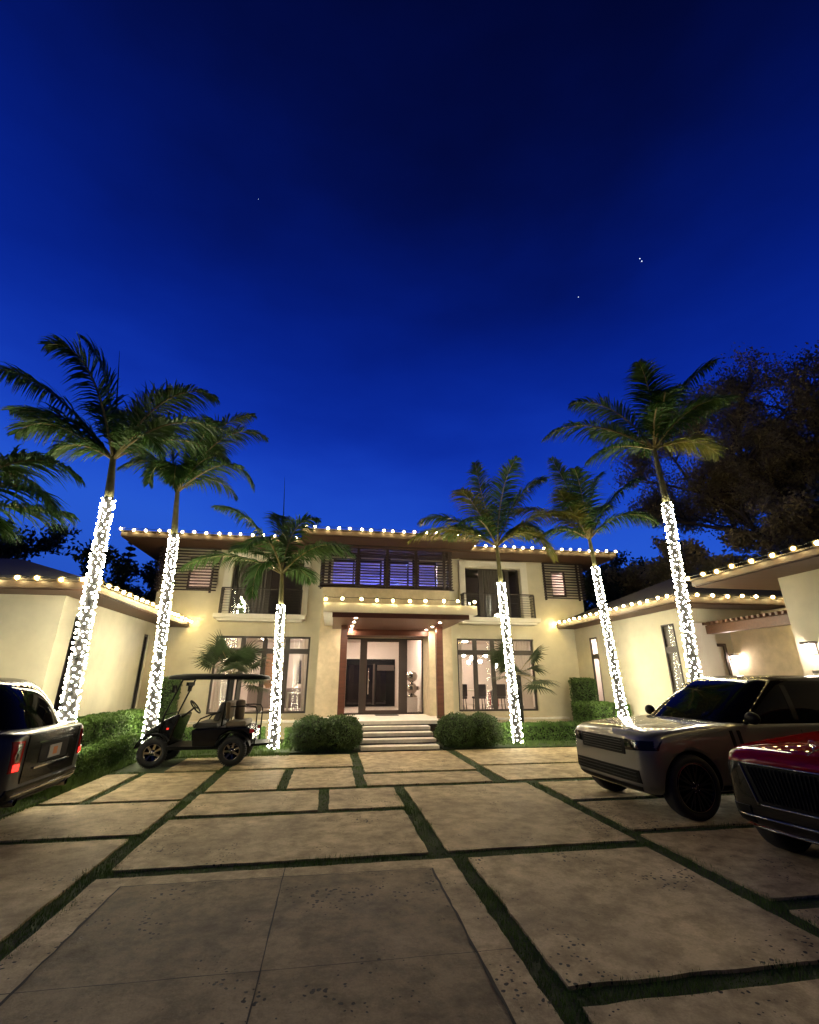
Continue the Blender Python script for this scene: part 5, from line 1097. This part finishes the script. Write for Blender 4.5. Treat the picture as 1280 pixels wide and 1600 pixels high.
bevel(add('floor', sweep([(0.62, 0.40), (0.62, 0.33), (-0.95, 0.33), (-0.95, 0.40)], -0.56, 0.56, T), t), 0.012)
bevel(add('front_cowl', sweep([(1.12, 0.50), (1.14, 0.60), (1.02, 0.76), (0.72, 0.95), (0.46, 1.06), (0.40, 1.04), (0.50, 0.72), (0.56, 0.44), (0.62, 0.42), (0.80, 0.62), (1.0, 0.60)], -0.50, 0.50, 'paint_black'), t), 0.03, 3)
bevel(add('rear_body', sweep([(0.05, 0.38), (0.12, 0.72), (0.02, 0.76), (-1.10, 0.78), (-1.22, 0.72), (-1.24, 0.52), (-1.16, 0.50), (-1.10, 0.62), (-0.95, 0.70), (-0.70, 0.70), (-0.52, 0.60), (-0.46, 0.42), (-0.40, 0.38)], -0.55, 0.55, 'paint_black'), t), 0.03, 3)
def arch(x, y, r, w_, a0, a1, nm):
    m_ = MB(); n = 12; vs = []
    for i in range(n + 1): a = a0 + (a1 - a0) * i / n; vs += [(x + r * math.cos(a), y - w_, 0.295 + r * math.sin(a)), (x + r * math.cos(a), y + w_, 0.295 + r * math.sin(a)), (x + (r + 0.025) * math.cos(a), y + w_, 0.295 + (r + 0.025) * math.sin(a)), (x + (r + 0.025) * math.cos(a), y - w_, 0.295 + (r + 0.025) * math.sin(a))]
    fs = []
    for i in range(n):
        for k in range(4): fs.append((i * 4 + k, i * 4 + (k + 1) % 4, (i + 1) * 4 + (k + 1) % 4, (i + 1) * 4 + k))
    m_.mesh(vs, fs, T); add(nm, m_, t)
for s_ in (-1, 1): arch(fx, s_ * 0.50, 0.36, 0.13, 0.25, 2.5, 'fender'); arch(rx, s_ * 0.52, 0.37, 0.14, 0.3, 2.9, 'fender')
bevel(add('seat', sweep([(0.10, 0.76), (0.12, 0.84), (0.02, 0.88), (-0.42, 0.86), (-0.44, 0.77)], -0.52, 0.52, 'seat'), t), 0.03, 3)
for y0, y1 in ((-0.50, -0.02), (0.02, 0.50)): bevel(add('backrest', sweep([(-0.36, 0.90), (-0.30, 0.92), (-0.44, 1.28), (-0.50, 1.32), (-0.56, 1.28), (-0.44, 0.90)], y0, y1, 'seat'), t), 0.03, 3)
bevel(add('rear_seat', sweep([(-0.60, 0.79), (-0.60, 0.88), (-1.02, 0.90), (-1.06, 0.86), (-1.04, 0.79)], -0.48, 0.48, 'tan'), t), 0.02)
bevel(add('rear_backrest', sweep([(-0.58, 0.95), (-0.54, 1.30), (-0.60, 1.33), (-0.66, 1.28), (-0.66, 0.95)], -0.48, 0.48, 'tan'), t), 0.02)
# canopy roof
rv_, rf_, n_ = rings([(1.80, 0.84, -1.40, 0.60), (1.83, 0.87, -1.43, 0.62), (1.89, 0.83, -1.38, 0.58), (1.93, 0.55, -1.1, 0.40), (1.935, 0.4, -0.9, 0.25)], 36, 5); rm = MB(); rm.mesh(rv_, rf_ + [tuple(range(36))[::-1]], T, True); add('canopy_roof', rm, t)
def rod(nm, pts, r=0.017, mt=T): m_ = MB(); m_.tube(pts, r, mt, 8); return add(nm, m_, t)
for s_ in (-1, 1):
    rod('windscreen_strut', [(0.80, s_ * 0.52, 0.60), (0.74, s_ * 0.53, 1.05), (0.44, s_ * 0.53, 1.85)], 0.020)
    rod('roof_strut', [(-0.52, s_ * 0.53, 0.80), (-0.55, s_ * 0.53, 1.30), (-0.56, s_ * 0.53, 1.85)], 0.018)
    rod('armrest', [(0.06, s_ * 0.545, 0.78), (-0.05, s_ * 0.55, 0.96), (-0.30, s_ * 0.55, 1.06), (-0.48, s_ * 0.55, 1.10)], 0.016)
    rod('rear_grab_frame', [(-0.55, s_ * 0.45, 1.20), (-1.05, s_ * 0.45, 1.22), (-1.22, s_ * 0.45, 1.20), (-1.27, s_ * 0.45, 1.12), (-1.27, s_ * 0.45, 0.42)], 0.015)
rod('rear_grab_bar', [(-1.27, -0.45, 1.05), (-1.27, 0.45, 1.05)], 0.014); rod('windscreen_rail', [(0.46, -0.53, 1.80), (0.46, 0.53, 1.80)], 0.020); rod('windscreen_rail', [(0.74, -0.53, 1.05), (0.74, 0.53, 1.05)], 0.014)
bevel(add('footrest', sweep([(-1.18, 0.36), (-1.18, 0.41), (-1.58, 0.43), (-1.58, 0.39)], -0.42, 0.42, T), t), 0.01)
m_ = MB(); c0 = Vector((0.17, 0.25, 1.20)); ax_ = Vector((0.72, 0, -0.62)).normalized(); u_ = Vector((0, 1, 0)); v_ = ax_.cross(u_)
m_.tube([c0 + (u_ * math.cos(2 * PI * i / 24) + v_ * math.sin(2 * PI * i / 24)) * 0.175 for i in range(25)], 0.016, T, 8)
for k in range(3): a = PI / 2 + k * 2 * PI / 3; m_.tube([c0, c0 + (u_ * math.cos(a) + v_ * math.sin(a)) * 0.17], 0.012, T, 6)
m_.tube([c0, c0 + ax_ * 0.42], 0.022, T, 8); add('steering_wheel', m_, t)
m_ = MB(); m_.box(0.40, 0.46, -0.30, 0.22, 1.66, 1.74, T); add('mirror', bevel and m_, t)
for s_ in (-1, 1): m_ = MB(); m_.box(0.56, 0.62, s_ * 0.56, s_ * 0.70, 1.52, 1.68, T); m_.box(0.553, 0.559, s_ * 0.575, s_ * 0.685, 1.535, 1.665, 'chrome'); add('side_mirror', m_, t)
for s_ in (-1, 1):
    m_ = MB(); m_.box(0.60, 0.66, s_ * 0.501, s_ * 0.515, 0.74, 0.785, 'redlens'); m_.box(0.615, 0.645, s_ * 0.516, s_ * 0.519, 0.75, 0.775, 'redglow'); add('side_marker', m_, t)
    m_ = MB(); m_.box(-1.255, -1.16, s_ * 0.40, s_ * 0.565, 0.66, 0.735, 'redlens'); add('tail_light', m_, t)
    m_ = MB(); m_.sphere((1.06, s_ * 0.36, 0.68), 0.06, 'lamp', 12, 8); add('headlight', m_, t)
a = MB(); a.lathe([(0.0, 0.0), (0.10, 0.0), (0.115, 0.06), (0.115, 0.36), (0.10, 0.42), (0.03, 0.44), (0.0, 0.44)], 'tan', 16); o = put('bag', a.data('bag'), None, (-2.10, 12.60, 0.905)); tag(o, 'small tan bag standing on the rear seat of the golf cart', 'bag')
